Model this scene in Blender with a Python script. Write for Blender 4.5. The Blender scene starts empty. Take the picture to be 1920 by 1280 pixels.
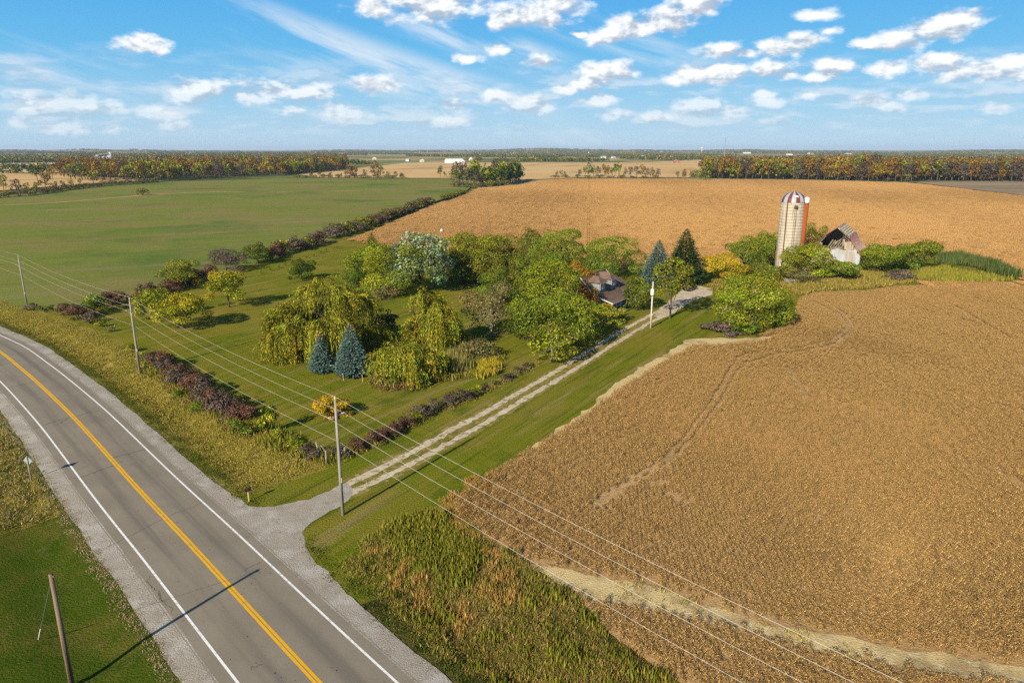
import bpy, bmesh, math, random
import numpy as np
from mathutils import Vector, Matrix

# ------------------------------------------------------------------ camera, sky, sun, exposure
SC = bpy.context.scene
COL = SC.collection
F = 1333.0; PITCH = math.atan(360 / F); CH = 32.0        # focal length in px of the 1920 photo, tilt, height
SUN_AZ = math.radians(31.2); SUN_EL = math.radians(28.0)  # the way the light travels
cam = bpy.data.cameras.new('camera'); camo = bpy.data.objects.new('camera', cam); COL.objects.link(camo)
camo.location = (0, 0, CH); camo.rotation_euler = (math.pi / 2 - PITCH, 0, 0)
cam.sensor_width = 36; cam.lens = F / 1920 * 36; cam.clip_start = 0.5; cam.clip_end = 60000
SC.camera = camo
SC.view_settings.view_transform = 'Standard'; SC.view_settings.look = 'None'
SC.view_settings.exposure = 0.62; SC.view_settings.gamma = 1
SC.view_settings.use_curve_mapping = False
SC.render.engine = 'CYCLES'
SC.cycles.use_denoising = False
SC.cycles.max_bounces = 6; SC.cycles.diffuse_bounces = 2; SC.cycles.transmission_bounces = 4
SC.cycles.volume_bounces = 0; SC.cycles.transparent_max_bounces = 8

def pxdir(x, y):
    c, s = math.cos(PITCH), math.sin(PITCH)
    a, b = (x - 960) / F, -(y - 640) / F
    return np.array([a, c + b * s, -s + b * c])

def G(x, y, z=0.0):                                      # photo pixel -> point on the level z
    d = pxdir(x, y); t = (z - CH) / d[2]
    return np.array([d[0] * t, d[1] * t])

def GL(l, z=0.0): return np.array([G(x, y, z) for x, y in l])
def pxm(Y): return F / (Y * math.cos(PITCH) + CH * math.sin(PITCH))   # px per metre at ground distance Y
def ztop(x, y, Y): d = pxdir(x, y); return CH + Y * d[2] / d[1]

sd = Vector((math.sin(SUN_AZ) * math.cos(SUN_EL), math.cos(SUN_AZ) * math.cos(SUN_EL), -math.sin(SUN_EL)))
sl = bpy.data.lights.new('sun', 'SUN'); sl.energy = 5.0; sl.angle = math.radians(0.5); sl.color = (1.0, 0.89, 0.71)
so = bpy.data.objects.new('sun', sl); COL.objects.link(so); so.rotation_euler = sd.to_track_quat('-Z', 'Y').to_euler()
so.location = (-60, -90, 120)

def build_world():
    w = bpy.data.worlds.new('World'); SC.world = w; w.use_nodes = True
    nt = w.node_tree; nt.nodes.clear(); N = nt.nodes.new; L = nt.links.new
    def m(op, a, b=None, c=None, clamp=False):
        n = N('ShaderNodeMath'); n.operation = op; n.use_clamp = clamp
        for i, v in enumerate((a, b, c)):
            if v is None: continue
            if isinstance(v, (int, float)): n.inputs[i].default_value = v
            else: L(v, n.inputs[i])
        return n.outputs[0]
    def vm(op, a, b=None, out=0):
        n = N('ShaderNodeVectorMath'); n.operation = op
        for i, v in enumerate((a, b)):
            if v is None: continue
            if isinstance(v, (tuple, list)): n.inputs[i].default_value = v
            else: L(v, n.inputs[i])
        return n.outputs['Value'] if out else n.outputs[0]
    def noise(vec, scale, detail, rough, dist=0.0):
        n = N('ShaderNodeTexNoise'); L(vec, n.inputs['Vector']); n.inputs['Scale'].default_value = scale
        n.inputs['Detail'].default_value = detail; n.inputs['Roughness'].default_value = rough; n.inputs['Distortion'].default_value = dist
        return n.outputs['Fac']
    def ss(x, a, b):
        n = N('ShaderNodeMapRange'); n.interpolation_type = 'SMOOTHSTEP'; L(x, n.inputs[0])
        n.inputs[1].default_value = a; n.inputs[2].default_value = b
        return n.outputs[0]
    def comb(x, y, z):
        n = N('ShaderNodeCombineXYZ')
        for i, v in enumerate((x, y, z)):
            if isinstance(v, (int, float)): n.inputs[i].default_value = v
            else: L(v, n.inputs[i])
        return n.outputs[0]
    def mixc(f, a, b):
        n = N('ShaderNodeMix'); n.data_type = 'RGBA'
        for i, v in ((0, f), (6, a), (7, b)):
            if isinstance(v, (int, float, tuple)): n.inputs[i].default_value = v
            else: L(v, n.inputs[i])
        return n.outputs[2]
    tc = N('ShaderNodeTexCoord'); d = vm('NORMALIZE', tc.outputs['Generated'])
    sx = N('ShaderNodeSeparateXYZ'); L(d, sx.inputs[0]); X, Y, Z = sx.outputs
    az = m('ARCTAN2', X, Y); el = m('ARCSINE', Z)
    sky = N('ShaderNodeTexSky'); sky.sky_type = 'NISHITA'; sky.sun_disc = False
    sky.sun_elevation = SUN_EL; sky.sun_rotation = SUN_AZ + math.pi
    sky.altitude = 200; sky.air_density = 1.0; sky.dust_density = 0.3; sky.ozone_density = 2.2
    hs = N('ShaderNodeHueSaturation'); L(sky.outputs[0], hs.inputs['Color']); hs.inputs['Saturation'].default_value = 0.9
    hs.inputs['Hue'].default_value = 0.488; hs.inputs['Value'].default_value = 1.2
    rp = N('ShaderNodeValToRGB'); L(m('MULTIPLY', el, 1 / 1.5708, clamp=True), rp.inputs[0])
    st = [(0.0, (4.7, 6.7, 8.3)), (0.03, (3.3, 6.1, 8.3)), (0.075, (1.15, 4.7, 8.2)), (0.15, (0.35, 3.4, 8.0)), (0.34, (0.3, 1.6, 3.8)), (1.0, (0.12, 0.55, 1.4))]
    while len(rp.color_ramp.elements) < len(st): rp.color_ramp.elements.new(.5)
    for q, (t_, c_) in zip(rp.color_ramp.elements, st): q.position = t_; q.color = c_ + (1,)
    col = mixc(0.93, hs.outputs[0], rp.outputs[0])
    # ---- high cirrus: long streaks
    ca, sa = math.cos(math.radians(-17)), math.sin(math.radians(-17))
    ur = m('ADD', m('MULTIPLY', az, ca), m('MULTIPLY', el, sa)); vr = m('SUBTRACT', m('MULTIPLY', el, ca), m('MULTIPLY', az, sa))
    cv = comb(m('MULTIPLY', ur, 2.2), m('MULTIPLY', vr, 13.0), 3.1)
    n1 = noise(cv, 1.6, 8, 0.62, 0.25)
    streak = None
    for vc, hw, uc, hu, amp in ((0.045, 0.042, -0.19, 0.28, 1.0), (0.116, 0.028, -0.10, 0.19, 1.0), (-0.075, 0.026, -0.62, 0.20, 0.9), (0.17, 0.026, 0.02, 0.24, 0.7), (0.02, 0.04, 0.04, 0.16, 0.6)):
        a = m('SUBTRACT', 1.0, m('ABSOLUTE', m('DIVIDE', m('SUBTRACT', vr, vc), hw)), clamp=True)
        b = m('SUBTRACT', 1.0, m('ABSOLUTE', m('DIVIDE', m('SUBTRACT', ur, uc), hu)), clamp=True)
        g = m('MULTIPLY', m('MULTIPLY', ss(a, 0, 0.7), ss(b, 0, 0.6)), amp)
        streak = g if streak is None else m('MAXIMUM', streak, g)
    far = m('MULTIPLY', ss(m('ABSOLUTE', az), 0.75, 1.1), 0.55)   # the same thin streaks go on round the sky
    streak = m('MULTIPLY', m('MAXIMUM', streak, far), m('SUBTRACT', 1.0, m('MULTIPLY', ss(el, 0.3, 0.6), 0.8)))
    cir = m('MULTIPLY', m('MULTIPLY', streak, ss(n1, 0.40, 0.64)), 0.70)
    col = mixc(cir, col, (8.2, 8.8, 9.3, 1))
    # ---- cumulus: each cloud placed by azimuth and elevation
    P = comb(az, el, 0.0)
    wv = N('ShaderNodeTexNoise'); L(P, wv.inputs['Vector']); wv.inputs['Scale'].default_value = 26; wv.inputs['Detail'].default_value = 3
    Pw = vm('ADD', P, vm('MULTIPLY', vm('SUBTRACT', wv.outputs['Color'], (0.5, 0.5, 0.5)), (0.030, 0.013, 0)))
    best = None; low = None
    clouds = [(265,82,52,17),(365,174,66,26),(520,172,72,28),(575,178,54,24),(465,182,40,18),(705,158,52,17),(800,0,150,28),(700,14,50,16),
      (878,110,20,14),(935,90,30,8),(100,200,120,18),(300,212,70,10),(215,205,40,16),(640,208,60,14),(850,200,55,13),(840,232,50,9),(120,240,56,12),(220,243,32,10),(560,210,40,12),
      (330,236,40,10),
      (1000,30,70,26),(1050,8,70,24),(945,44,34,12),(1140,66,54,14),(1180,52,55,20),(1245,42,70,24),(1310,10,60,20),(1080,62,11,8),(1010,116,38,13),(1130,136,62,22),(1090,158,40,14),(1060,166,28,10),(1125,190,36,15),
      (1350,96,40,17),(1398,98,28,12),(1465,88,44,18),(1515,75,44,14),(1560,60,24,10),(1300,136,42,22),(1350,136,66,18),(1268,146,44,9),(1440,130,50,16),(1480,142,30,10),(1560,122,44,18),(1525,145,46,12),(1535,28,32,16),
      (1690,76,60,18),(1745,60,56,24),(1800,35,44,26),(1830,22,18,14),(1640,80,36,10),(1660,124,56,14),(1765,117,56,15),(1800,140,46,12),(1870,133,64,20),(1905,112,40,18),
      (1445,190,36,9),(1440,178,26,8),(1520,182,26,10),(1640,188,46,15),(1715,178,38,11),(1670,202,60,7),(1870,206,54,10),(1000,200,60,18),(1150,218,40,11),(1228,222,42,9),(975,234,24,7),(1310,200,70,16),(1370,205,40,12),
      (30,225,40,10),(930,180,44,9),(1450,228,50,6)]
    cs = []
    for x, y, hw, hh in clouds:
        v = pxdir(x, y); v = v / np.linalg.norm(v); dd = np.hypot(v[0], v[1])
        s = 1.0 / (F * math.sqrt(1 + ((x - 960) / F) ** 2))
        cs.append((math.atan2(v[0], v[1]), math.asin(v[2]), hw * s * 1.12, hh * s * 1.05))
    rng = random.Random(11)
    AR = 2.7
    Ps = vm('MULTIPLY', Pw, (1, AR, 0)); Ps2 = vm('ADD', Ps, (-0.004, 0.022, 0))
    for a, e, w_, h_ in cs:
        rad = math.sqrt(w_ * h_ * AR)
        l1 = m('DIVIDE', vm('DISTANCE', Ps, (a, e * AR, 0), out=1), rad)
        best = l1 if best is None else m('MINIMUM', best, l1)
        if w_ > 0.031:
            l2 = m('DIVIDE', vm('DISTANCE', Ps2, (a, e * AR, 0), out=1), rad)
            low = l2 if low is None else m('MINIMUM', low, l2)
    # the cloud field goes on round the sky outside the view
    og = m('MULTIPLY', ss(m('ABSOLUTE', az), 0.72, 0.95), 1.0); og = m('MAXIMUM', og, ss(el, 0.30, 0.42))
    on = noise(comb(m('MULTIPLY', az, 4.5), m('MULTIPLY', el, 14.0), 5.0), 1.0, 2, 0.5)
    best = m('MINIMUM', best, m('ADD', m('SUBTRACT', 4.75, m('MULTIPLY', on, 5.6)), m('MULTIPLY', m('SUBTRACT', 1.0, og), 6.0)))
    Pn = comb(m('MULTIPLY', az, 1.0), m('MULTIPLY', el, 1.9), 0.7)
    na = noise(Pn, 24, 7, 0.58)
    nb = noise(vm('ADD', Pn, (-0.007, 0.016, 0)), 24, 7, 0.58)
    fld = m('ADD', m('SUBTRACT', 1.08, best), m('MULTIPLY', m('SUBTRACT', na, 0.5), 2.3))
    dens = ss(fld, 0.02, 0.72)
    # ---- low band of small distant clouds
    Pl = comb(m('MULTIPLY', az, 1.0), m('MULTIPLY', el, 4.0), 1.7)
    nl = noise(Pl, 10, 6, 0.55)
    band = m('MULTIPLY', ss(el, 0.012, 0.035), m('SUBTRACT', 1.0, ss(el, 0.075, 0.13)))
    lb = m('MULTIPLY', m('MULTIPLY', band, ss(nl, 0.44, 0.64)), 0.55)
    nl2 = noise(vm('ADD', Pl, (-0.006, 0.03, 0)), 10, 6, 0.55)
    lcol = mixc(ss(m('SUBTRACT', nl, nl2), -0.06, 0.06), (5.0, 6.2, 7.6, 1), (8.0, 8.6, 9.2, 1))
    col = mixc(lb, col, lcol)
    lit = m('ADD', m('MULTIPLY', m('SUBTRACT', na, nb), 2.6), m('MULTIPLY', m('SUBTRACT', low, best), 0.30))
    lit = ss(lit, -0.30, 0.30)
    ccol = mixc(lit, (4.6, 5.4, 6.5, 1), (10.2, 10.3, 10.3, 1))
    fade = m('MULTIPLY', dens, m('ADD', 0.45, m('MULTIPLY', ss(el, 0.03, 0.10), 0.52)))
    col = mixc(fade, col, ccol)
    bg = N('ShaderNodeBackground'); L(col, bg.inputs[0]); bg.inputs[1].default_value = 0.068
    out = N('ShaderNodeOutputWorld'); L(bg.outputs[0], out.inputs[0])
    w.cycles.sampling_method = 'MANUAL'; w.cycles.sample_map_resolution = 512
build_world()

# ------------------------------------------------------------------ helpers
RNG = np.random.default_rng(7)
def tag(o, label=None, cat=None, group=None, kind=None):
    if label: o['label'] = label
    if cat: o['category'] = cat
    if group: o['group'] = group
    if kind: o['kind'] = kind
    return o
def link(o, parent=None):
    COL.objects.link(o)
    if parent is not None: o.parent = parent
    return o
def empty(name, loc=(0, 0, 0), rz=0.0):
    o = bpy.data.objects.new(name, None); link(o); o.location = loc; o.rotation_euler = (0, 0, rz); o.empty_display_size = 0.3
    return o

class MB:                                                # collects shapes, builds ONE mesh
    def __init__(s): s.v = []; s.f = []
    def add(s, V, Fc):
        b = len(s.v); s.v += [tuple(p) for p in V]; s.f += [tuple(i + b for i in f) for f in Fc]; return s
    def box(s, c, d, rz=0.0, tilt=None):
        x, y, z = d[0] / 2, d[1] / 2, d[2] / 2
        V = [Vector((i * x, j * y, k * z)) for k in (-1, 1) for j in (-1, 1) for i in (-1, 1)]
        M = Matrix.Translation(c) @ (Matrix.Rotation(rz, 4, 'Z') if tilt is None else tilt.to_4x4())
        return s.add([M @ v for v in V], [(0, 2, 3, 1), (4, 5, 7, 6), (0, 1, 5, 4), (2, 6, 7, 3), (0, 4, 6, 2), (1, 3, 7, 5)])
    def bar(s, a, b, w, h=None, up=(0, 0, 1)):            # a square bar from a to b
        a, b = Vector(a), Vector(b); h = h or w; d = b - a; L = d.length; d.normalize()
        u = Vector(up)
        if abs(d.dot(u)) > 0.98: u = Vector((1, 0, 0))
        x = d.cross(u).normalized(); z = x.cross(d)
        R = Matrix((x, d, z)).transposed()
        return s.box((a + b) / 2, (w, L, h), tilt=R)
    def tube(s, path, rad, n=8, cap=True):
        path = [Vector(p) for p in path]; rings = []
        rad = rad if hasattr(rad, '__len__') else [rad] * len(path)
        b = len(s.v)
        for i, p in enumerate(path):
            d = (path[min(i + 1, len(path) - 1)] - path[max(i - 1, 0)]).normalized()
            u = Vector((0, 0, 1)) if abs(d.z) < 0.9 else Vector((1, 0, 0))
            x = d.cross(u).normalized(); y = d.cross(x)
            for k in range(n):
                a = 2 * math.pi * k / n; s.v.append(tuple(p + (x * math.cos(a) + y * math.sin(a)) * rad[i]))
        for i in range(len(path) - 1):
            for k in range(n):
                s.f.append((b + i * n + k, b + i * n + (k + 1) % n, b + (i + 1) * n + (k + 1) % n, b + (i + 1) * n + k))
        if cap:
            s.f.append(tuple(b + k for k in reversed(range(n)))); s.f.append(tuple(b + (len(path) - 1) * n + k for k in range(n)))
        return s
    def lathe(s, prof, n=24, c=(0, 0, 0), a0=0.0, a1=2 * math.pi):
        full = abs(a1 - a0 - 2 * math.pi) < 1e-6; k = n if full else n + 1; b = len(s.v)
        for r, z in prof:
            for i in range(k):
                a = a0 + (a1 - a0) * i / n; s.v.append((c[0] + r * math.cos(a), c[1] + r * math.sin(a), c[2] + z))
        for j in range(len(prof) - 1):
            for i in range(n):
                i2 = (i + 1) % k if full else i + 1
                s.f.append((b + j * k + i, b + j * k + i2, b + (j + 1) * k + i2, b + (j + 1) * k + i))
        return s
    def prism(s, poly, thick, M=None):                   # polygon in xz, extruded along y by thick
        n = len(poly); V = [Vector((x, 0, z)) for x, z in poly] + [Vector((x, thick, z)) for x, z in poly]
        if M is not None: V = [M @ v for v in V]
        return s.add(V, [tuple(range(n)), tuple(reversed(range(n, 2 * n)))] + [(i, i + n, (i + 1) % n + n, (i + 1) % n) for i in range(n)])
    def slab(s, quad, t):                                # a quad given thickness t downwards along its normal
        q = [Vector(p) for p in quad]; nrm = (q[1] - q[0]).cross(q[3] - q[0]).normalized() * t
        V = q + [p - nrm for p in q]
        return s.add(V, [(0, 1, 2, 3), (7, 6, 5, 4), (0, 4, 5, 1), (1, 5, 6, 2), (2, 6, 7, 3), (3, 7, 4, 0)])
    def build(s, name, mat, parent=None, smooth=False):
        me = bpy.data.meshes.new(name); me.from_pydata(s.v, [], s.f)
        bm = bmesh.new(); bm.from_mesh(me); bmesh.ops.recalc_face_normals(bm, faces=bm.faces); bm.to_mesh(me); bm.free()
        me.materials.append(mat)
        if smooth: me.polygons.foreach_set('use_smooth', [True] * len(me.polygons))
        return link(bpy.data.objects.new(name, me), parent)

def quads_mesh(name, V, Q, mat, C=None, smooth=False):   # fast numpy mesh
    me = bpy.data.meshes.new(name); n, q = len(V), len(Q)
    me.vertices.add(n); me.vertices.foreach_set('co', np.asarray(V, dtype=np.float32).ravel())
    k = Q.shape[1]
    me.loops.add(q * k); me.loops.foreach_set('vertex_index', np.asarray(Q, dtype=np.int32).ravel())
    me.polygons.add(q); me.polygons.foreach_set('loop_start', np.arange(0, q * k, k, dtype=np.int32))
    if smooth: me.polygons.foreach_set('use_smooth', np.ones(q, dtype=bool))
    if C is not None:
        at = me.color_attributes.new('Col', 'FLOAT_COLOR', 'POINT')
        at.data.foreach_set('color', np.concatenate([C, np.ones((n, 1))], 1).astype(np.float32).ravel())
    me.materials.append(mat); me.update(calc_edges=True)
    return me

# ------------------------------------------------------------------ materials
MATS = {}
def newmat(name):
    m = bpy.data.materials.new(name); m.use_nodes = True; nt = m.node_tree; nt.nodes.clear(); MATS[name] = m
    out = nt.nodes.new('ShaderNodeOutputMaterial'); return m, nt, out
def principled(nt, out, rough=0.9, spec=0.2, metal=0.0):
    p = nt.nodes.new('ShaderNodeBsdfPrincipled'); p.inputs['Roughness'].default_value = rough
    p.inputs['Specular IOR Level'].default_value = spec; p.inputs['Metallic'].default_value = metal
    nt.links.new(p.outputs[0], out.inputs[0]); return p
def nmix(nt, f, a, b, mode='MIX'):
    n = nt.nodes.new('ShaderNodeMix'); n.data_type = 'RGBA'; n.blend_type = mode
    for i, v in ((0, f), (6, a), (7, b)):
        if isinstance(v, (int, float)): n.inputs[i].default_value = v
        elif isinstance(v, (tuple, list)): n.inputs[i].default_value = tuple(v)[:3] + (1,)
        else: nt.links.new(v, n.inputs[i])
    return n.outputs[2]
def nnoise(nt, vec, scale, detail=5, rough=0.55, lo=0.35, hi=0.65, dist=0.0):
    n = nt.nodes.new('ShaderNodeTexNoise'); n.inputs['Scale'].default_value = scale; n.inputs['Detail'].default_value = detail
    n.inputs['Roughness'].default_value = rough; n.inputs['Distortion'].default_value = dist; nt.links.new(vec, n.inputs['Vector'])
    r = nt.nodes.new('ShaderNodeMapRange'); r.interpolation_type = 'SMOOTHSTEP'; nt.links.new(n.outputs['Fac'], r.inputs[0])
    r.inputs[1].default_value = lo; r.inputs[2].default_value = hi
    return r.outputs[0]
def coords(nt, scale=(1, 1, 1), rz=0.0, kind='Object'):
    tc = nt.nodes.new('ShaderNodeTexCoord'); mp = nt.nodes.new('ShaderNodeMapping')
    src = tc.outputs[kind]
    if rz:                                               # turn first, then stretch
        ro = nt.nodes.new('ShaderNodeMapping'); nt.links.new(src, ro.inputs[0]); ro.inputs['Rotation'].default_value = (0, 0, rz); src = ro.outputs[0]
    nt.links.new(src, mp.inputs[0]); mp.inputs['Scale'].default_value = scale
    return mp.outputs[0]
def bump(nt, p, fac, dist=0.1, strength=0.6):
    b = nt.nodes.new('ShaderNodeBump'); b.inputs['Strength'].default_value = strength; b.inputs['Distance'].default_value = dist
    nt.links.new(fac, b.inputs['Height']); nt.links.new(b.outputs[0], p.inputs['Normal'])
def surf(name, base, layers=(), rough=0.95, spec=0.0, bumps=None, metal=0.0):
    """layers: (colour, scale, lo, hi, stretch (x,y,z), rotation z, strength)"""
    m, nt, out = newmat(name); p = principled(nt, out, rough, spec, metal)
    c = tuple(base) + (1,)
    rgb = nt.nodes.new('ShaderNodeRGB'); rgb.outputs[0].default_value = c; c = rgb.outputs[0]
    for l in layers:
        colr, sc, lo, hi = l[:4]; st = l[4] if len(l) > 4 else (1, 1, 1); rz = l[5] if len(l) > 5 else 0; am = l[6] if len(l) > 6 else 1.0
        f = nnoise(nt, coords(nt, st, rz), sc, 6, 0.6, lo, hi)
        if am < 1:
            mm = nt.nodes.new('ShaderNodeMath'); mm.operation = 'MULTIPLY'; nt.links.new(f, mm.inputs[0]); mm.inputs[1].default_value = am; f = mm.outputs[0]
        c = nmix(nt, f, c, colr)
    nt.links.new(c, p.inputs['Base Color'])
    if bumps: bump(nt, p, nnoise(nt, coords(nt), bumps[0], 6, 0.65, 0.2, 0.8), bumps[1], bumps[2] if len(bumps) > 2 else 0.7)
    return m
def leafmat(name, tl=0.3, rough=0.6):
    m, nt, out = newmat(name)
    a = nt.nodes.new('ShaderNodeAttribute'); a.attribute_name = 'Col'
    d = nt.nodes.new('ShaderNodeBsdfDiffuse'); t = nt.nodes.new('ShaderNodeBsdfTranslucent'); x = nt.nodes.new('ShaderNodeMixShader')
    x.inputs[0].default_value = tl
    nt.links.new(a.outputs['Color'], d.inputs[0]); nt.links.new(a.outputs['Color'], t.inputs[0])
    nt.links.new(d.outputs[0], x.inputs[1]); nt.links.new(t.outputs[0], x.inputs[2]); nt.links.new(x.outputs[0], out.inputs[0])
    return m
LEAF = leafmat('leaf', 0.09); NEEDLE = leafmat('needle', 0.08); STALK = leafmat('stalk', 0.12)
BARK = surf('bark', (0.13, 0.10, 0.075), [((0.06, 0.045, 0.035), 3, .4, .6, (1, 1, .2))], bumps=(8, .05))
PALEBARK = surf('pale_bark', (0.30, 0.27, 0.22), [((0.15, 0.12, 0.10), 3, .4, .6, (1, 1, .2))], bumps=(8, .05))
POLEWOOD = surf('pole_wood', (0.30, 0.27, 0.23), [((0.14, 0.12, 0.10), 6, .42, .62, (1, 1, .05)), ((0.40, 0.36, 0.30), 2, .5, .7, (1, 1, .1))], bumps=(20, .01))
REDWOOD = surf('brown_pole_wood', (0.22, 0.16, 0.11), [((0.11, 0.08, 0.06), 6, .42, .62, (1, 1, .05))], bumps=(20, .01))
PALEPOLE = surf('pale_pole', (0.62, 0.58, 0.50), [((0.42, 0.38, 0.32), 5, .42, .62, (1, 1, .05))])
OLDWOOD = surf('weathered_wood', (0.34, 0.30, 0.24), [((0.17, 0.14, 0.11), 4, .4, .6, (1, 1, .1)), ((0.50, 0.46, 0.38), 7, .5, .7)])
STAKE = surf('stake_wood', (0.60, 0.47, 0.27))
METAL = surf('galvanised', (0.55, 0.56, 0.57), [((0.42, 0.43, 0.44), 3, .4, .6)], rough=0.45, spec=0.5, metal=0.6)
WIRE = surf('wire_aluminium', (0.55, 0.51, 0.44), rough=0.5, spec=0.5)
BLACK = surf('black_plastic', (0.02, 0.02, 0.022), rough=0.5, spec=0.4)
WHITE = surf('white_paint', (0.78, 0.77, 0.74), [((0.6, 0.58, 0.53), 2, .5, .7)], rough=0.6, spec=0.3)
GLASS = surf('window_glass', (0.03, 0.04, 0.05), rough=0.08, spec=0.8)
# ------------------------------------------------------------------ road geometry
ctrl = [(-330, 205), (-245, 196), (-190, 180), (-150, 161), (-122, 142), (-102, 126.5)] + [tuple(G(x, y)) for x, y in
        [(0,658),(69,716),(139,783),(195,845.5),(242,899),(289,950),(327.5,990),(363,1026),(418,1088.6),(480,1155),(549,1232),(595,1280)]] + [(-4, 28.6), (12, 12), (34, -11), (70, -48)]
ctrl = np.array(ctrl)
seg = np.r_[0, np.cumsum(np.hypot(*np.diff(ctrl, axis=0).T))]
tt = np.arange(0, seg[-1], 1.0)
RC = np.stack([np.interp(tt, seg, ctrl[:, 0]), np.interp(tt, seg, ctrl[:, 1])], 1)
ker = np.hanning(23); ker /= ker.sum()
pad = np.r_[RC[0] + (RC[0] - RC[1]) * np.arange(11, 0, -1)[:, None], RC, RC[-1] + (RC[-1] - RC[-2]) * np.arange(1, 12)[:, None]]
RC = np.stack([np.convolve(pad[:, 0], ker, 'valid'), np.convolve(pad[:, 1], ker, 'valid')], 1)
RD = np.gradient(RC, axis=0); RD /= np.hypot(RD[:, 0], RD[:, 1])[:, None]
RN = np.stack([-RD[:, 1], RD[:, 0]], 1)                  # towards the farm
NT = len(RC)
def road_st(P):                                          # points -> (offset, index along the road)
    P = np.atleast_2d(P); out = np.zeros((len(P), 2))
    for a in range(0, len(P), 4000):
        q = P[a:a + 4000]; d = ((q[:, None, :] - RC[None]) ** 2).sum(2); i = d.argmin(1)
        out[a:a + 4000, 0] = ((q - RC[i]) * RN[i]).sum(1); out[a:a + 4000, 1] = i
    return out
T_DRIVE = road_st(G(560, 985))[0, 1]
DPX = np.array([5.6, 5.9, 7.0, 9.0, 10.0, 11.5, 13.0, 16.0]); DPZ = np.array([0.0, -0.03, -0.2, -0.7, -0.75, -0.4, -0.06, 0.0])
def hz(s, t):                                            # ground height by offset and position along the road
    s = np.asarray(s, float); t = np.asarray(t, float)
    z = np.interp(np.abs(s), DPX, DPZ)
    k = np.clip((np.abs(t - T_DRIVE) - 8) / 7, 0, 1); k = k * k * (3 - 2 * k)
    return np.where(s > 0, z * k, z * 0.55)
def height(P): st = road_st(P); return hz(st[:, 0], st[:, 1])

def ribbon(name, svals, t0, t1, mat, dz=0.0, parent=None, zf=None, wob=None, step=1):
    t0, t1 = max(0, int(t0)), min(NT - 1, int(t1)); T = np.arange(t0, t1 + 1, step); S = np.asarray(svals, float)
    SS, TT = np.meshgrid(S, T)
    if wob is not None:
        r = np.random.default_rng(len(name) + int(abs(S[0]) * 10)); j = r.normal(0, 1, (len(T), 2)); j = (j + np.roll(j, 1, 0) + np.roll(j, -1, 0)) / 2
        SS = SS.copy(); SS[:, 0] += j[:, 0] * wob[0]; SS[:, -1] += j[:, 1] * wob[1]
    P = RC[TT] + RN[TT] * SS[..., None]
    Z = (hz(SS, TT) if zf is None else zf(SS, TT)) + dz
    V = np.concatenate([P, Z[..., None]], 2).reshape(-1, 3); n = len(S); k = np.arange(len(T) - 1)[:, None] * n + np.arange(n - 1)[None]
    k = k.ravel(); Q = np.stack([k, k + 1, k + n + 1, k + n], 1)
    me = quads_mesh(name, V, Q, mat, smooth=True)
    uv = me.uv_layers.new(name='UVMap'); li = Q.ravel(); U = np.stack([SS.ravel()[li], TT.ravel()[li]], 1)
    uv.data.foreach_set('uv', U.astype(np.float32).ravel())
    if me.polygons[0].normal.z < 0: me.flip_normals()
    return link(bpy.data.objects.new(name, me), parent)

def densify(P, step, jit, seed=0, closed=True):
    r = np.random.default_rng(seed); out = []; n = len(P)
    for i in range(n if closed else n - 1):
        a, b = P[i], P[(i + 1) % n]; k = max(1, int(np.hypot(*(b - a)) / step))
        for j in range(k): out.append(a + (b - a) * j / k + (r.normal(0, jit, 2) if jit else 0))
    if not closed: out.append(P[-1])
    return np.array(out)
def sheet_mesh(name, polys, z, mat):
    bm = bmesh.new()
    for P in polys:
        f = bm.faces.new([bm.verts.new((p[0], p[1], z if np.isscalar(z) else z(p))) for p in P])
        if f.calc_area() and f.normal.z < 0: f.normal_flip()
    bmesh.ops.triangulate(bm, faces=bm.faces); bmesh.ops.recalc_face_normals(bm, faces=bm.faces)
    for f in bm.faces:
        if f.normal.z < 0: f.normal_flip()
    me = bpy.data.meshes.new(name); bm.to_mesh(me); bm.free(); me.materials.append(mat)
    return me
def sheet(name, polys, z, mat, kind='structure', parent=None):
    o = link(bpy.data.objects.new(name, sheet_mesh(name, polys, z, mat)), parent)
    if parent is None: tag(o, kind=kind)
    return o
def inside(P, poly):
    x, y = P[:, 0], P[:, 1]; r = np.zeros(len(P), bool); n = len(poly); j = n - 1
    for i in range(n):
        xi, yi = poly[i]; xj, yj = poly[j]
        if yi != yj: r ^= ((yi > y) != (yj > y)) & (x < (xj - xi) * (y - yi) / (yj - yi) + xi)
        j = i
    return r
def polydist(P, line):
    d = np.full(len(P), 1e9)
    for a, b in zip(line[:-1], line[1:]):
        ab = b - a; t = np.clip(((P - a) @ ab) / (ab @ ab), 0, 1); d = np.minimum(d, np.hypot(*(P - (a + t[:, None] * ab)).T))
    return d

# ------------------------------------------------------------------ surface materials
DRV = math.radians(31)                                   # the drive runs this many degrees right of the view
stretch = (1.0, 0.06, 1.0)
M_GROUND = surf('far_land', (0.14, 0.15, 0.05), [((0.42, 0.30, 0.14), .0022, .47, .53), ((0.07, 0.10, 0.03), .0030, .5, .58), ((0.24, 0.20, 0.10), .006, .55, .6)])
M_YARD = surf('mown_lawn', (0.145, 0.164, 0.011), [((0.225, 0.180, 0.028), .045, .45, .62), ((0.090, 0.122, 0.010), .11, .5, .68), ((0.20, 0.165, 0.025), .7, .45, .62, stretch, DRV, .85),
        ((0.070, 0.095, 0.008), 1.5, .5, .66, (1, .04, 1), DRV, .7), ((0.27, 0.20, 0.07), .45, .54, .66, (1, .07, 1), DRV, .7), ((0.05, 0.06, 0.01), 9, .55, .8, (1, 1, 1), 0, .5)], bumps=(5, .12, .8))
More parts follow.
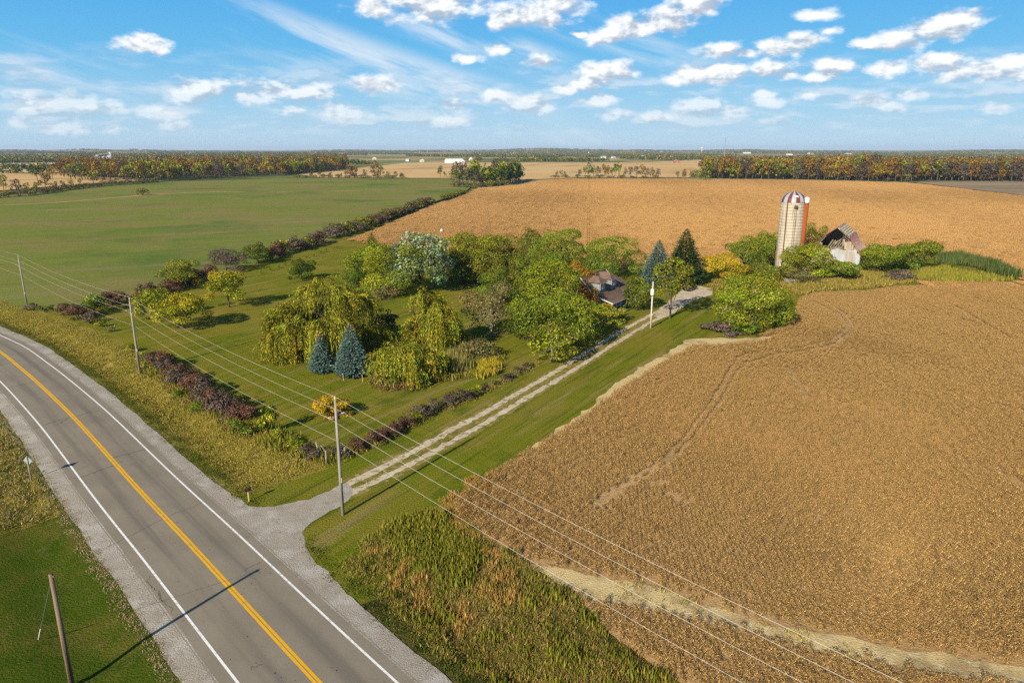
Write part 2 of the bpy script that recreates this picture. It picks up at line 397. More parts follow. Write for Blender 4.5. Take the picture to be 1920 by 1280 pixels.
M_GREENLAWN = surf('green_lawn', (0.068, 0.100, 0.009), [((0.120, 0.115, 0.018), .12, .45, .6), ((0.050, 0.082, 0.007), .5, .5, .7), ((0.15, 0.12, 0.045), 1.6, .58, .72, (1, .4, 1), .6, .7), ((0.04, 0.055, 0.01), 8, .52, .8, (1, 1, 1), 0, .6)], bumps=(6, .15, .9))
M_VERGE = surf('verge_grass', (0.30, 0.235, 0.040), [((0.17, 0.155, 0.022), .12, .45, .6), ((0.40, 0.30, 0.075), .22, .52, .66), ((0.09, 0.09, 0.02), 1.5, .5, .7), ((0.05, 0.05, 0.01), 6, .55, .8, (1, 1, 1), 0, .6)], bumps=(4, .2, 1))
M_WEEDS = surf('weedy_ground', (0.16, 0.135, 0.03), [((0.26, 0.18, 0.06), .15, .48, .62), ((0.06, 0.065, 0.014), .5, .5, .66), ((0.03, 0.03, 0.01), 4, .5, .75)], bumps=(4, .25, 1))
M_SOIL = surf('straw_soil', (0.58, 0.44, 0.21), [((0.36, 0.26, 0.13), .25, .45, .65), ((0.62, 0.50, 0.29), 1.4, .5, .7), ((0.26, 0.19, 0.09), 5, .52, .75)], bumps=(6, .08))
M_CROPSOIL = surf('crop_soil', (0.42, 0.265, 0.115), [((0.48, 0.32, 0.155), .02, .45, .6), ((0.25, 0.17, 0.085), .06, .5, .66), ((0.20, 0.13, 0.07), 2, .5, .7)], bumps=(5, .1))
M_GREENF = surf('green_field', (0.156, 0.182, 0.034), [((0.205, 0.168, 0.058), .02, .42, .60, (1, 1, 1), 0, .9), ((0.090, 0.140, 0.028), .012, .50, .66), ((0.22, 0.19, 0.09), .10, .5, .72, (1, .10, 1), 1.1, .75),
        ((0.10, 0.13, 0.035), .30, .5, .75, (1, .06, 1), 1.1, .8), ((0.24, 0.20, 0.10), .9, .52, .75, (1, .3, 1), 1.1, .6), ((0.08, 0.10, 0.03), 3, .5, .8, (1, .5, 1), 1.1, .6)], bumps=(2, .1))
M_TAN = surf('tan_field', (0.52, 0.33, 0.14), [((0.54, 0.38, 0.19), .006, .45, .6), ((0.36, 0.235, 0.11), .02, .5, .7, (1, .15, 1), .3)])
M_PALETAN = surf('pale_stubble', (0.52, 0.39, 0.20), [((0.42, 0.29, 0.14), .008, .45, .6, (.3, 1, 1))])
M_PLOUGH = surf('ploughed_field', (0.27, 0.20, 0.13), [((0.20, 0.15, 0.10), .02, .45, .6, (.2, 1, 1)), ((0.34, 0.26, 0.17), .05, .55, .7, (.2, 1, 1))])
M_PASTURE = surf('far_pasture', (0.13, 0.17, 0.05), [((0.20, 0.20, 0.07), .006, .45, .6)])
M_GRAVEL = surf('gravel', (0.35, 0.305, 0.245), [((0.43, 0.395, 0.34), .35, .45, .65), ((0.29, 0.245, 0.19), .9, .5, .7), ((0.24, 0.215, 0.18), 7, .52, .75), ((0.56, 0.54, 0.50), 9, .60, .75)], bumps=(9, .06, .8))
M_TRACK = surf('drive_track', (0.50, 0.405, 0.28), [((0.57, 0.48, 0.36), .5, .45, .65), ((0.24, 0.19, 0.10), 1.3, .5, .64), ((0.54, 0.49, 0.41), 6, .55, .75)], bumps=(9, .04))
def asphalt():
    m, nt, out = newmat('asphalt'); p = principled(nt, out, 0.9, 0.05)
    uv = nt.nodes.new('ShaderNodeTexCoord'); sp = nt.nodes.new('ShaderNodeSeparateXYZ'); nt.links.new(uv.outputs['UV'], sp.inputs[0])
    c = nmix(nt, nnoise(nt, coords(nt), .25, 5, .6), (0.215, 0.182, 0.138), (0.245, 0.208, 0.158))
    # tyre-polished, oil-darkened wheel paths run the length of each lane
    a = nt.nodes.new('ShaderNodeMath'); a.operation = 'ABSOLUTE'; nt.links.new(sp.outputs[0], a.inputs[0])
    b = nt.nodes.new('ShaderNodeMath'); b.operation = 'SUBTRACT'; nt.links.new(a.outputs[0], b.inputs[0]); b.inputs[1].default_value = 1.8
    e = nt.nodes.new('ShaderNodeMath'); e.operation = 'ABSOLUTE'; nt.links.new(b.outputs[0], e.inputs[0])
    r = nt.nodes.new('ShaderNodeMapRange'); r.interpolation_type = 'SMOOTHSTEP'; nt.links.new(e.outputs[0], r.inputs[0]); r.inputs[1].default_value = 0.15; r.inputs[2].default_value = 0.95; r.inputs[3].default_value = 1.0; r.inputs[4].default_value = 0.0
    lf = nnoise(nt, coords(nt, (1, .04, 1), 0, 'UV'), 1.3, 4, .6, .3, .7)
    q = nt.nodes.new('ShaderNodeMath'); q.operation = 'MULTIPLY'; nt.links.new(r.outputs[0], q.inputs[0]); nt.links.new(lf, q.inputs[1])
    c = nmix(nt, q.outputs[0], c, (0.150, 0.131, 0.105))
    c = nmix(nt, nnoise(nt, coords(nt), 22, 3, .6, .5, .75), c, (0.155, 0.132, 0.105))
    c = nmix(nt, nnoise(nt, coords(nt), 1.7, 3, .5, .70, .76), c, (0.12, 0.11, 0.10))
    c = nmix(nt, nnoise(nt, coords(nt), 3.1, 2, .4, .745, .77), c, (0.03, 0.03, 0.03))
    nt.links.new(c, p.inputs['Base Color']); bump(nt, p, nnoise(nt, coords(nt), 25, 3, .6, .2, .8), .01)
    return m
M_ASPHALT = asphalt()
M_LINE_W = surf('white_road_paint', (0.74, 0.73, 0.70), [((0.52, 0.49, 0.45), 3, .5, .68), ((0.33, 0.30, 0.26), 11, .58, .70)], rough=.7)
M_LINE_Y = surf('yellow_road_paint', (0.68, 0.36, 0.02), [((0.55, 0.30, 0.03), 1.5, .5, .7), ((0.36, 0.24, 0.07), 9, .58, .70)], rough=.7)
M_CRACK = surf('crack_tar', (0.05, 0.047, 0.043))

# ------------------------------------------------------------------ the lie of the land
def land():
    rings = np.r_[0, 60, 140, 240, 340, 450, 600, 760, 900, 1050, 1200, 1400, 1650, 1900, 2200, 2500, 2900, 3300, 3800, 4400, 5000, 5800, 6600, 7600, 8800, 10200, 12000, 14500, 18000, 23000, 30000]
    n = 144; A = np.arange(n) * 2 * math.pi / n
    R, TH = np.meshgrid(rings[1:], A, indexing='ij'); X, Y = R * np.sin(TH), R * np.cos(TH)
    V = np.concatenate([[[0, 0, -1.2]], np.stack([X, Y, land_z(X, Y)], 2).reshape(-1, 3)])
    fs = [(0, 1 + k, 1 + (k + 1) % n) for k in range(n)]
    for j in range(len(rings) - 2):
        for k in range(n): fs.append((1 + j * n + k, 1 + (j + 1) * n + k, 1 + (j + 1) * n + (k + 1) % n, 1 + j * n + (k + 1) % n))
    b = MB(); b.v = [tuple(v) for v in V]; b.f = fs
    o = b.build('ground', M_GROUND, smooth=True)
    if o.data.polygons[0].normal.z < 0: o.data.flip_normals()
    tag(o, kind='structure')
def land_z(X, Y):
    X, Y = np.asarray(X, float), np.asarray(Y, float); r = np.hypot(X, Y); a = np.arctan2(X, Y)
    z = np.where(r < 240, -1.2, np.interp(r, [240, 860, 960], [-1.2, -0.6, -0.25]))
    roll = 7 * np.sin(X / 1400 + .6) * np.sin(Y / 1100 + 1.1) + 4 * np.sin(X / 620 - 1.0) * np.cos(Y / 800)
    z = z + np.clip((r - 1500) / 2500, 0, 1) * roll * 0.6
    ridge = 16 + 9 * np.sin(a * 9 + 1.0) + 7 * np.sin(a * 23 + .3) + 4 * np.sin(a * 47)
    return z + np.clip((r - 5200) / 3600, 0, 1) ** 1.5 * ridge
land()

# yard and roadside sheets
oc = RC + RN * 15.6; i0, i1 = 40, NT - 30
yard = np.concatenate([oc[i0:i1:3], [(150, -40), (230, 60), (230, 235), (-100, 330), (-420, 300)]])
sheet('lawn', [yard], -0.012, M_YARD)
oc2 = RC - RN * 15.6
sheet('roadside_lawn', [np.concatenate([oc2[i0:i1:3], [(20, -90), (-220, -60), (-420, 90)]])], -0.012, M_GREENLAWN)
vs = [5.4, 6.2, 7, 8, 9, 10, 11, 12, 13, 14, 15, 16]
tag(ribbon('verge', vs, i0, T_DRIVE - 9, M_VERGE, 0.0), kind='structure'); tag(ribbon('corner_grass', vs, T_DRIVE - 9, T_DRIVE + 13, M_YARD, 0.0), kind='structure'); tag(ribbon('weedy_verge', vs, T_DRIVE + 13, i1, M_WEEDS, 0.0), kind='structure')
tag(ribbon('mown_verge', [-v for v in vs], i0, i1, M_GREENLAWN, 0.0), kind='structure')

# road with shoulders, lines and cracks
zroad = lambda S, T: 0.05 - 0.012 * np.abs(S)
road = tag(ribbon('road', np.linspace(-4.62, 4.62, 9), i0, i1, M_ASPHALT, 0.03, zf=zroad), kind='structure')
for sg in (1, -1):
    zsh = lambda S, T: np.interp(np.abs(S), [4.4, 5.4, 6.5, 7.0, 8.2], [0.004, -0.02, -0.06, -0.08, -0.35])
    wl = (0.02, 0.07)
    tag(ribbon('gravel_shoulder', [sg * v for v in (4.45, 5.0, 5.5, 5.9, 6.1)], i0, i1, M_GRAVEL, 0.025, zf=zsh, wob=wl), kind='structure')
for sc in (3.6, -3.6): ribbon('edge_line', [sc - .085, sc + .085], i0, i1, M_LINE_W, 0.038, road, zroad)
for sc in (-.13, .13): ribbon('centre_line', [sc - .1, sc + .1], i0, i1, M_LINE_Y, 0.038, road, zroad)
def crack(a, b, seed, w=.045, amp=.14):
    r = np.random.default_rng(seed); n = 22; a, b = G(*a), G(*b); L = b - a; nn = np.array([-L[1], L[0]]) / np.hypot(*L)
    off = np.cumsum(r.normal(0, amp, n + 1)); off -= np.linspace(0, off[-1], n + 1); off = off * .45
    c = a + L * np.linspace(0, 1, n + 1)[:, None] + nn * off[:, None]; ww = w * (0.45 + r.random(n + 1)) * np.r_[.2, np.ones(n - 1), .2]
    V = np.concatenate([c - nn * ww[:, None] / 2, c + nn * ww[:, None] / 2]); st = road_st(V)
    V = np.c_[V, .042 + .03 - .012 * np.abs(st[:, 0]) + .012]
    k = np.arange(n); me = quads_mesh('crack', V, np.stack([k, k + 1, k + n + 2, k + n + 1], 1), M_CRACK)
    if me.polygons[0].normal.z < 0: me.flip_normals()
    link(bpy.data.objects.new('crack', me), road)
for i, (a, b) in enumerate([((0, 686), (38, 676)), ((14, 727), (68, 716)), ((62, 803), (132, 783)), ((112, 795), (131, 784)), ((140, 782), (186, 770)), ((130, 898), (222, 872)), ((212, 858), (272, 843)), ((215, 872), (232, 866)),
        ((195, 1030), (320, 968)), ((320, 968), (385, 940)), ((455, 1072), (487, 1053)), ((280, 1080), (306, 1130)), ((300, 1110), (322, 1150)), ((470, 1257), (492, 1246))]):
    crack(a, b, i + 3, w=.075 if i < 8 else .04)
ribbon('joint_seam', [.0 - .012, .012], NT - 90, NT - 52, M_CRACK, 0.043, road, zroad)

# drive: mouth, two tyre tracks, turning place
mouth = GL([(330, 873), (384, 893), (444, 932), (466, 949), (501, 951), (549, 943), (580, 935), (622, 918), (650, 903), (665, 920), (644, 945), (619, 959), (582, 979), (568, 998), (572, 1024), (596, 1056), (640, 1100), (690, 1150), (670, 1150), (560, 1062), (480, 990), (400, 925)])
sheet('drive_mouth', [densify(mouth, .7, .09, 2)], 0.012, M_GRAVEL)
LT = GL([(622, 925), (633, 917), (700, 884), (774, 847), (840, 809), (900, 778), (957, 745), (1048, 693), (1131, 641), (1173, 616), (1219, 591), (1252, 575)])
RT = GL([(632, 938), (650, 928), (731, 889), (800, 854), (861, 819), (900, 799), (973, 754), (1073, 695), (1152, 645), (1215, 606), (1240, 594), (1275, 574)])
def track(name, line, w, seed):
    c = densify(line, .6, 0, closed=False); k = np.hanning(9); k /= k.sum()
    cp = np.r_[np.repeat(c[:1], 4, 0), c, np.repeat(c[-1:], 4, 0)]
    c = np.stack([np.convolve(cp[:, 0], k, 'valid'), np.convolve(cp[:, 1], k, 'valid')], 1)
    d = np.gradient(c, axis=0); d /= np.hypot(*d.T)[:, None]; nn = np.stack([-d[:, 1], d[:, 0]], 1); r = np.random.default_rng(seed); m = len(c)
    wl = w / 2 + r.normal(0, .10, m); wr = w / 2 + r.normal(0, .10, m)
    V = np.concatenate([c + nn * wl[:, None], c - nn * wr[:, None]]); V = np.c_[V, np.full(2 * m, .010)]
    k = np.arange(m - 1); me = quads_mesh(name, V, np.stack([k, k + 1, k + m + 1, k + m], 1), M_TRACK)
    if me.polygons[0].normal.z < 0: me.flip_normals()
    return tag(link(bpy.data.objects.new(name, me)), kind='structure')
mid = np.concatenate([LT[1:-1] + np.array([-.85, .5]), (RT[1:-1] + np.array([.85, -.5]))[::-1]])
sheet('drive_strip', [densify(mid, 1.0, .14, 21)], 0.004, surf('worn_grass', (0.21, 0.165, 0.045), [((0.12, 0.125, 0.015), .6, .45, .6), ((0.36, 0.27, 0.13), 1.5, .52, .66), ((0.42, 0.33, 0.2), 5, .58, .72)]))
track('drive_track', LT, 0.98, 1); track('drive_track', RT, 0.86, 2)
turn = GL([(1225, 592), (1250, 568), (1268, 552), (1285, 540), (1310, 536), (1338, 541), (1336, 552), (1310, 560), (1285, 570), (1262, 588), (1240, 598)])
sheet('turning_place', [densify(turn, 1.0, .15, 4)], 0.006, M_TRACK)

# fields
near_px = [(845, 948), (900, 905), (1031, 820), (1150, 735), (1292, 647), (1340, 645), (1420, 632), (1482, 606), (1500, 562), (1530, 551), (1620, 548), (1720, 534), (1915, 527)]
nearW = np.concatenate([GL(near_px), [(420, 186), (420, 20), (60, 20), (12, 36)], GL([(1250, 1265), (1140, 1187), (1075, 1108), (1000, 1057), (930, 1024), (880, 987)])])
far_px = [(655, 449), (700, 433), (760, 407), (815, 385), (870, 368), (893, 354), (975, 347), (1050, 336), (1310, 336), (1500, 338), (1700, 343), (1780, 352), (1920, 368)]
farW = np.concatenate([GL(far_px), [(700, 470), (700, 187), (420, 187)], GL([(1915, 523), (1900, 513), (1850, 497), (1760, 486), (1640, 483), (1450, 490), (1330, 505), (1200, 507), (1000, 480), (830, 468), (700, 458)])])
stripU = GL([(915, 1015), (955, 1034), (999, 1062), (1040, 1063), (1100, 1079), (1228, 1098), (1313, 1132), (1442, 1170), (1527, 1181), (1698, 1217), (1920, 1251), (2300, 1320)])
stripL = GL([(2300, 1360), (1912, 1282), (1741, 1258), (1634, 1240), (1501, 1210), (1399, 1181), (1258, 1150), (1100, 1124), (1060, 1098), (999, 1070), (955, 1044), (915, 1024)])
strip = np.concatenate([stripU, stripL])
sheet('soybean_field', [densify(nearW, 3, .15, 6), densify(farW, 12, .4, 7)], 0.004, M_CROPSOIL)
sheet('bare_strip', [densify(strip, 1.0, .16, 8)], 0.012, M_SOIL)
edge = GL([(1000, 838), (1031, 817), (1090, 778), (1146, 726), (1200, 690), (1240, 668), (1292, 636), (1340, 634), (1400, 633), (1440, 631), (1468, 624), (1440, 639), (1400, 645), (1340, 650), (1300, 650), (1240, 682), (1150, 740), (1090, 785), (1031, 824), (1005, 842)])
sheet('field_margin', [densify(edge, 1.0, .22, 9)], 0.008, M_SOIL)
green_px = [(650, 438), (600, 458), (540, 478), (470, 497), (400, 522), (330, 545), (250, 562), (180, 573), (110, 582), (60, 586)]
greenW = np.concatenate([GL(green_px), [(-170, 172), (-330, 230), (-900, 420)], GL([(-200, 395), (0, 368), (120, 353), (300, 341), (560, 334), (850, 335), (884, 350), (870, 361), (815, 378), (760, 398)])])
sheet('green_field', [densify(greenW, 8, .4, 10)], 0.0, M_GREENF)
sheet('ochre_field', [GL([(-300, 375), (0, 357), (100, 349), (230, 341), (305, 339), (200, 332), (130, 327), (0, 325), (-300, 330)])], -0.02, M_TAN)
sheet('pale_field', [GL([(-300, 319), (0, 317), (110, 318), (125, 323), (0, 324), (-300, 326)])], -0.1, M_PALETAN)
sheet('stubble_field', [GL([(-300, 309), (0, 307), (130, 305), (190, 306), (120, 314), (0, 316), (-300, 317)])], 0.3, M_PALETAN)
sheet('tan_field', [GL([(560, 327), (640, 318), (760, 306), (900, 304), (1000, 305), (1240, 303), (1340, 299), (1345, 316), (1290, 333), (1080, 333), (975, 338), (870, 334), (600, 333)])], 0.02, M_TAN)
sheet('ploughed_field', [GL([(1705, 341), (2300, 341), (2300, 400), (1920, 366), (1780, 350)])], 0.05, M_PLOUGH)
sheet('pasture', [GL([(640, 300), (770, 299), (800, 303), (700, 307), (650, 306)])], 0.4, M_PASTURE)
ta, tb = road_st(G(10, 800))[0, 1], road_st(G(105, 965))[0, 1]
tag(ribbon('rough_verge', [-6.7, -7.5, -8.5, -9.5, -10.5, -11.5, -13, -16], ta, tb, M_VERGE, 0.02, wob=(.1, .3)), kind='structure')
sheet('rough_patch', [np.concatenate([(RC - RN * 15.8)[int(ta):int(tb)], (RC - RN * 30)[int(tb):int(ta):-1]])], -0.004, M_VERGE)
sheet('weedy_corner', [np.concatenate([densify(GL([(760, 978), (830, 962), (845, 952), (880, 990), (930, 1026), (1000, 1062), (1075, 1112), (1140, 1190), (1250, 1268), (1330, 1340)]), 1, .3, 13, closed=False), (RC + RN * 15.5)[int(road_st(G(1330, 1340))[0, 1]):int(road_st(G(700, 1000))[0, 1]):-2]])], -0.004, M_WEEDS)

def px_strip(l, w):
    L = GL(l); d = np.gradient(L, axis=0); d /= np.hypot(*d.T)[:, None]; nn = np.stack([-d[:, 1], d[:, 0]], 1); L2 = densify(L, 6, 0, closed=False)
    d = np.gradient(L2, axis=0); d /= np.hypot(*d.T)[:, None]; nn = np.stack([-d[:, 1], d[:, 0]], 1); r = np.random.default_rng(3); k = w * (.35 + .65 * r.random(len(L2)))[:, None]
    return np.concatenate([L2 + nn * k, (L2 - nn * k)[::-1]])
SWALE = [[(-20, 386), (90, 381), (200, 372), (270, 366), (330, 362), (400, 360), (462, 360)], [(480, 361), (552, 360)], [(622, 358), (742, 356)], [(800, 353), (862, 352)]]
sheet('dry_swale', [px_strip(l, 1.6) for l in SWALE], 0.03, M_TAN)
# ------------------------------------------------------------------ scattered growth (geometry nodes)
def scatter(name, P, rot, scl, idx, sources, label=None, cat=None):
    me = bpy.data.meshes.new(name); me.vertices.add(len(P)); me.vertices.foreach_set('co', np.asarray(P, np.float32).ravel())
    for nm, ty, v in (('rot', 'FLOAT', rot), ('scl', 'FLOAT', scl), ('idx', 'INT', idx)):
        a = me.attributes.new(nm, ty, 'POINT'); a.data.foreach_set('value', np.asarray(v, np.int32 if ty == 'INT' else np.float32))
    o = link(bpy.data.objects.new(name, me))
    ng = bpy.data.node_groups.new(name + '_nodes', 'GeometryNodeTree')
    ng.interface.new_socket('Geometry', in_out='INPUT', socket_type='NodeSocketGeometry'); ng.interface.new_socket('Geometry', in_out='OUTPUT', socket_type='NodeSocketGeometry')
    N = ng.nodes.new; L = ng.links.new; gi = N('NodeGroupInput'); go = N('NodeGroupOutput')
    src = bpy.data.collections.new(name + '_kinds')
    for s in sources: src.objects.link(s)
    ci = N('GeometryNodeCollectionInfo'); ci.inputs['Collection'].default_value = src; ci.inputs['Separate Children'].default_value = True; ci.inputs['Reset Children'].default_value = True
    ip = N('GeometryNodeInstanceOnPoints'); L(gi.outputs[0], ip.inputs['Points']); L(ci.outputs[0], ip.inputs['Instance']); ip.inputs['Pick Instance'].default_value = True
    def attr(nm, ty):
        n = N('GeometryNodeInputNamedAttribute'); n.data_type = ty; n.inputs['Name'].default_value = nm; return n.outputs['Attribute']
    L(attr('idx', 'INT'), ip.inputs['Instance Index'])
    cx = N('ShaderNodeCombineXYZ'); L(attr('rot', 'FLOAT'), cx.inputs[2]); L(cx.outputs[0], ip.inputs['Rotation'])
    L(attr('scl', 'FLOAT'), ip.inputs['Scale']); L(ip.outputs[0], go.inputs[0])
    mod = o.modifiers.new('scatter', 'NODES'); mod.node_group = ng
    return tag(o, label, cat, kind='stuff')

def kites(C, A, B):                                      # leaf cards: centre, half-length vector, half-width vector
    n = len(C); V = np.stack([C - A, C + B, C + A, C - B], 1).reshape(-1, 3); return V, np.arange(4 * n).reshape(n, 4)
def unit(v): return v / np.maximum(np.linalg.norm(v, axis=1, keepdims=True), 1e-9)
def rnddir(r, n): return unit(r.normal(size=(n, 3)))
def pick(r, pal, n, jit=.16):
    pal = np.array(pal, float); c = pal[r.integers(0, len(pal), n)]; return np.clip(c * (1 + r.normal(0, jit, (n, 1))) * (1 + r.normal(0, jit * .3, (n, 3))), .004, .9)

def blades(r, base, h, w, lean, pal, jit=.18):           # upright stems: one kite each
    n = len(base); a = r.uniform(0, 2 * math.pi, n); hh = h * r.uniform(.6, 1.15, n)
    ld = np.stack([np.cos(a), np.sin(a), np.zeros(n)], 1) * (hh * lean * r.random(n))[:, None]
    top = base + ld + np.stack([np.zeros(n), np.zeros(n), hh], 1); A = (top - base) / 2; C = (top + base) / 2
    b = r.uniform(0, 2 * math.pi, n); B = np.stack([np.cos(b), np.sin(b), np.zeros(n)], 1) * (w * r.uniform(.6, 1.3, n) / 2)[:, None]
    V, Q = kites(C, A, B); return V, Q, np.repeat(pick(r, pal, n, jit), 4, 0)
def proto(name, parts, mat):
    V = []; Q = []; C = []; b = 0
    for v, q, c in parts: V.append(v); Q.append(q + b); C.append(c); b += len(v)
    me = quads_mesh(name, np.concatenate(V), np.concatenate(Q), mat, np.concatenate(C)); return bpy.data.objects.new(name, me)

SOYN = [(0.385, 0.240, 0.090), (0.28, 0.168, 0.060), (0.53, 0.352, 0.145), (0.20, 0.110, 0.038), (0.40, 0.260, 0.080)]
SOY = [(0.435, 0.255, 0.098), (0.38, 0.220, 0.082), (0.49, 0.295, 0.118), (0.34, 0.193, 0.073), (0.445, 0.263, 0.095)]
SOYL = [tuple(c * 1.12 for c in q) for q in SOY]; SOYD = [tuple(c * .86 for c in q) for q in SOY]
def soy_cards(r, xs, ys, h, w, per, pal=None):
    n = len(xs) * per; x = np.repeat(xs, per) + r.normal(0, .10, n); y = np.repeat(ys, per) + r.normal(0, .05, n)
    z = h * r.uniform(.28, 1.0, n) ** .8; C = np.stack([x, y, z], 1)
    A = unit(np.stack([r.normal(0, .55, n), r.normal(0, .55, n), r.normal(.75, .4, n)], 1)) * (w * r.uniform(.7, 1.4, n))[:, None]
    B = unit(np.cross(A, rnddir(r, n))) * (w * .5 * r.uniform(.6, 1.2, n))[:, None]
    V, Q = kites(C, A, B); return V, Q, np.repeat(pick(r, pal or SOY, n, .2), 4, 0)
ROWAZ = math.radians(6.0); rowd = np.array([math.sin(ROWAZ), math.cos(ROWAZ)]); rowp = np.array([math.cos(ROWAZ), -math.sin(ROWAZ)])
soy_near = []
for k in range(6):
    r = np.random.default_rng(100 + k); ys = np.linspace(-.38, .38, 7, endpoint=False) + .05
    soy_near.append(proto('soy_row', [soy_cards(r, r.normal(0, .015, 7), ys, .53 + .04 * r.normal(), .047, 25, [tuple(c * (.80, .93, 1.0, 1.0, 1.08, 1.22)[k] for c in q) for q in SOYN])], STALK))
    soy_near[-1].name = 'soy_row_%d' % k
def soy_patch(k, skip=(), pal=None):
    r = np.random.default_rng(200 + k); xs, ys = [], []
    for i in range(5):
        m = 34 if i not in skip else 9; xs.append(np.full(m, (i - 2) * .40)); ys.append(np.linspace(-4, 4, m, endpoint=False) + r.normal(0, .05, m))
    return proto('soy_patch', [soy_cards(r, np.concatenate(xs), np.concatenate(ys), .56, .13, 11, pal)], STALK)
soy_far = [soy_patch(0, (), SOYD), soy_patch(1), soy_patch(2), soy_patch(3, (), SOYL), soy_patch(9, (1, 3))]
for i, o in enumerate(soy_far): o.name = 'soy_patch_%d' % i

ruts = [[(1113, 945), (1180, 903), (1240, 868), (1290, 815), (1340, 745), (1365, 700), (1385, 672)], [(1118, 952), (1190, 908), (1250, 872), (1300, 822), (1352, 752), (1378, 705), (1400, 680)],
        [(1385, 672), (1440, 660), (1500, 655), (1560, 640), (1590, 615), (1570, 590), (1530, 570)], [(1400, 684), (1450, 668), (1505, 662), (1565, 648), (1600, 618), (1585, 592), (1545, 566)],
        [(1475, 690), (1500, 728), (1515, 748)], [(1820, 559), (1880, 575), (1935, 592)], [(1790, 575), (1830, 600), (1900, 640)], [(1720, 580), (1800, 600), (1850, 615)]]
ruts = [GL(l) for l in ruts]
def crops():
    lo, hi = nearW.min(0), nearW.max(0); c = np.array([60., 100.])
    i = np.arange(-340, 560); j = np.arange(-140, 160); I, J = np.meshgrid(i, j); I = I.ravel(); J = J.ravel(); r = np.random.default_rng(5)
    u = I * .385; v = J * .75 + np.random.default_rng(9).random(2000)[I + 700] * .75 + r.normal(0, .10, len(I))
    wob = .20 * np.sin(v / 14 + 1) + .10 * np.sin(v / 5.7 + u / 30)
    P = np.array([30., 90.]) + rowp * (u + wob)[:, None] + rowd * v[:, None]
    D = np.hypot(P[:, 0], P[:, 1] ); ok = inside(P, nearW) & ~inside(P, strip) & ~inside(P, edge) & (P[:, 1] < 168) & (P[:, 0] < 165) & (P[:, 1] > 30)
    for k, l in enumerate(ruts): ok &= polydist(P, l) > (.27 if k < 2 else .36)
    # thin or missing plants along the field edges and in poor spots
    nz = np.sin(P[:, 0] * .21 + 1) * np.sin(P[:, 1] * .17) + .6 * np.sin(P[:, 0] * .5 + P[:, 1] * .31)
    ok &= r.random(len(P)) > np.where(nz > 1.25, .35, .02)
    dE = polydist(P, np.concatenate([strip, strip[:1]])); ok &= r.random(len(P)) > np.clip(.75 - dE / 1.2, 0, 1)
    P = P[ok]; n = len(P); Z = np.zeros(n)
    rot = np.where(r.random(n) < .5, 0, math.pi) - ROWAZ + r.normal(0, .10, n)
    scl = (1 + .10 * np.sin(P[:, 0] * .12) * np.sin(P[:, 1] * .09)) * r.uniform(.82, 1.18, n)
    tone = np.sin(P[:, 0] / 13 + 1.2 * np.sin(P[:, 1] / 17)) + np.sin(P[:, 1] / 11 + .9 * np.sin(P[:, 0] / 21)) + .5 * np.sin(P[:, 0] / 4.1 + P[:, 1] / 5.3) + r.normal(0, .9, n)
    scatter('soybean_rows', np.c_[P, Z], rot, scl, np.digitize(tone, [-1.9, -.9, 0, .9, 1.9]), soy_near, 'ripe brown soybean rows in the field beside the drive', 'crop')
    # the farther field in coarser blocks of five rows
    i = np.arange(-330, 420); j = np.arange(-12, 95); I, J = np.meshgrid(i, j); I = I.ravel(); J = J.ravel()
    u = I * 2.0; v = J * 8.0
    P = np.array([60., 200.]) + rowp * u[:, None] + rowd * v[:, None] + rowd * (r.uniform(-2, 2, len(u)))[:, None]
    inn = inside(P, nearW) & ((P[:, 1] >= 168) | (P[:, 0] >= 165)); ok = (inside(P, farW) | inn) & (np.abs(P[:, 0]) < P[:, 1] * .86 + 30)
    P = P[ok]; I = I[ok]; n = len(P)
    tone = np.sin(P[:, 0] / 61 + 1.1 * np.sin(P[:, 1] / 90)) + np.sin(P[:, 1] / 47 + .8 * np.sin(P[:, 0] / 110)) + .8 * np.sin((P @ rowp) / 17) + r.normal(0, .7, n)
    idx = np.digitize(tone, [-1.1, 0, 1.1]); trk = [int(round(float((G(x, y) - np.array([60., 200.])) @ rowp) / 2)) for x, y in ((1030, 384), (1104, 390), (955, 388))]; idx[np.isin(I, trk)] = 4
    rot = np.where(r.random(n) < .5, 0, math.pi) - ROWAZ
    scatter('soybean_crop', np.c_[P, np.zeros(n)], rot, r.uniform(.88, 1.12, n), idx, soy_far, 'ripe soybean crop on the wide field behind the farm', 'crop')
crops()

def tuft_set(name, pal, h, w, n, rad, count, lean=.7, mat=STALK, seed=0):
    out = []
    for k in range(count):
        r = np.random.default_rng(seed + k); q = r.normal(0, rad, (n, 2)); out.append(proto(name + '_%d' % k, [blades(r, np.c_[q, np.full(n, -.02)], h, w, lean, pal)], mat))
    return out
def scatter_poly(name, poly, dens, sources, label, cat, seed, srange=(.7, 1.3), keep=None, road_h=False):
    r = np.random.default_rng(seed); lo, hi = poly.min(0), poly.max(0); n = int(dens * np.prod(hi - lo))
    P = lo + r.random((n, 2)) * (hi - lo); P = P[inside(P, poly)]
    if keep is not None: P = P[keep(P, r)]
    z = height(P) if road_h else np.zeros(len(P)); n = len(P)
    return scatter(name, np.c_[P, z], r.uniform(0, 6.28, n), r.uniform(*srange, n), r.integers(0, len(sources), n), sources, label, cat)
def not_paved(P, r):
    k = ~inside(P, mouth); k &= polydist(P, LT) > .75; k &= polydist(P, RT) > .7; return k
VG = [(0.34, 0.265, 0.05), (0.25, 0.21, 0.032), (0.42, 0.32, 0.085), (0.19, 0.175, 0.022)]
GG = [(0.085, 0.11, 0.016), (0.12, 0.13, 0.022), (0.07, 0.09, 0.014)]
tuft_v = tuft_set('verge_tuft', VG, .26, .05, 36, .30, 5, 1.1, seed=300)
tuft_g = tuft_set('green_tuft', GG, .14, .05, 26, .28, 4, 1.0, seed=320)
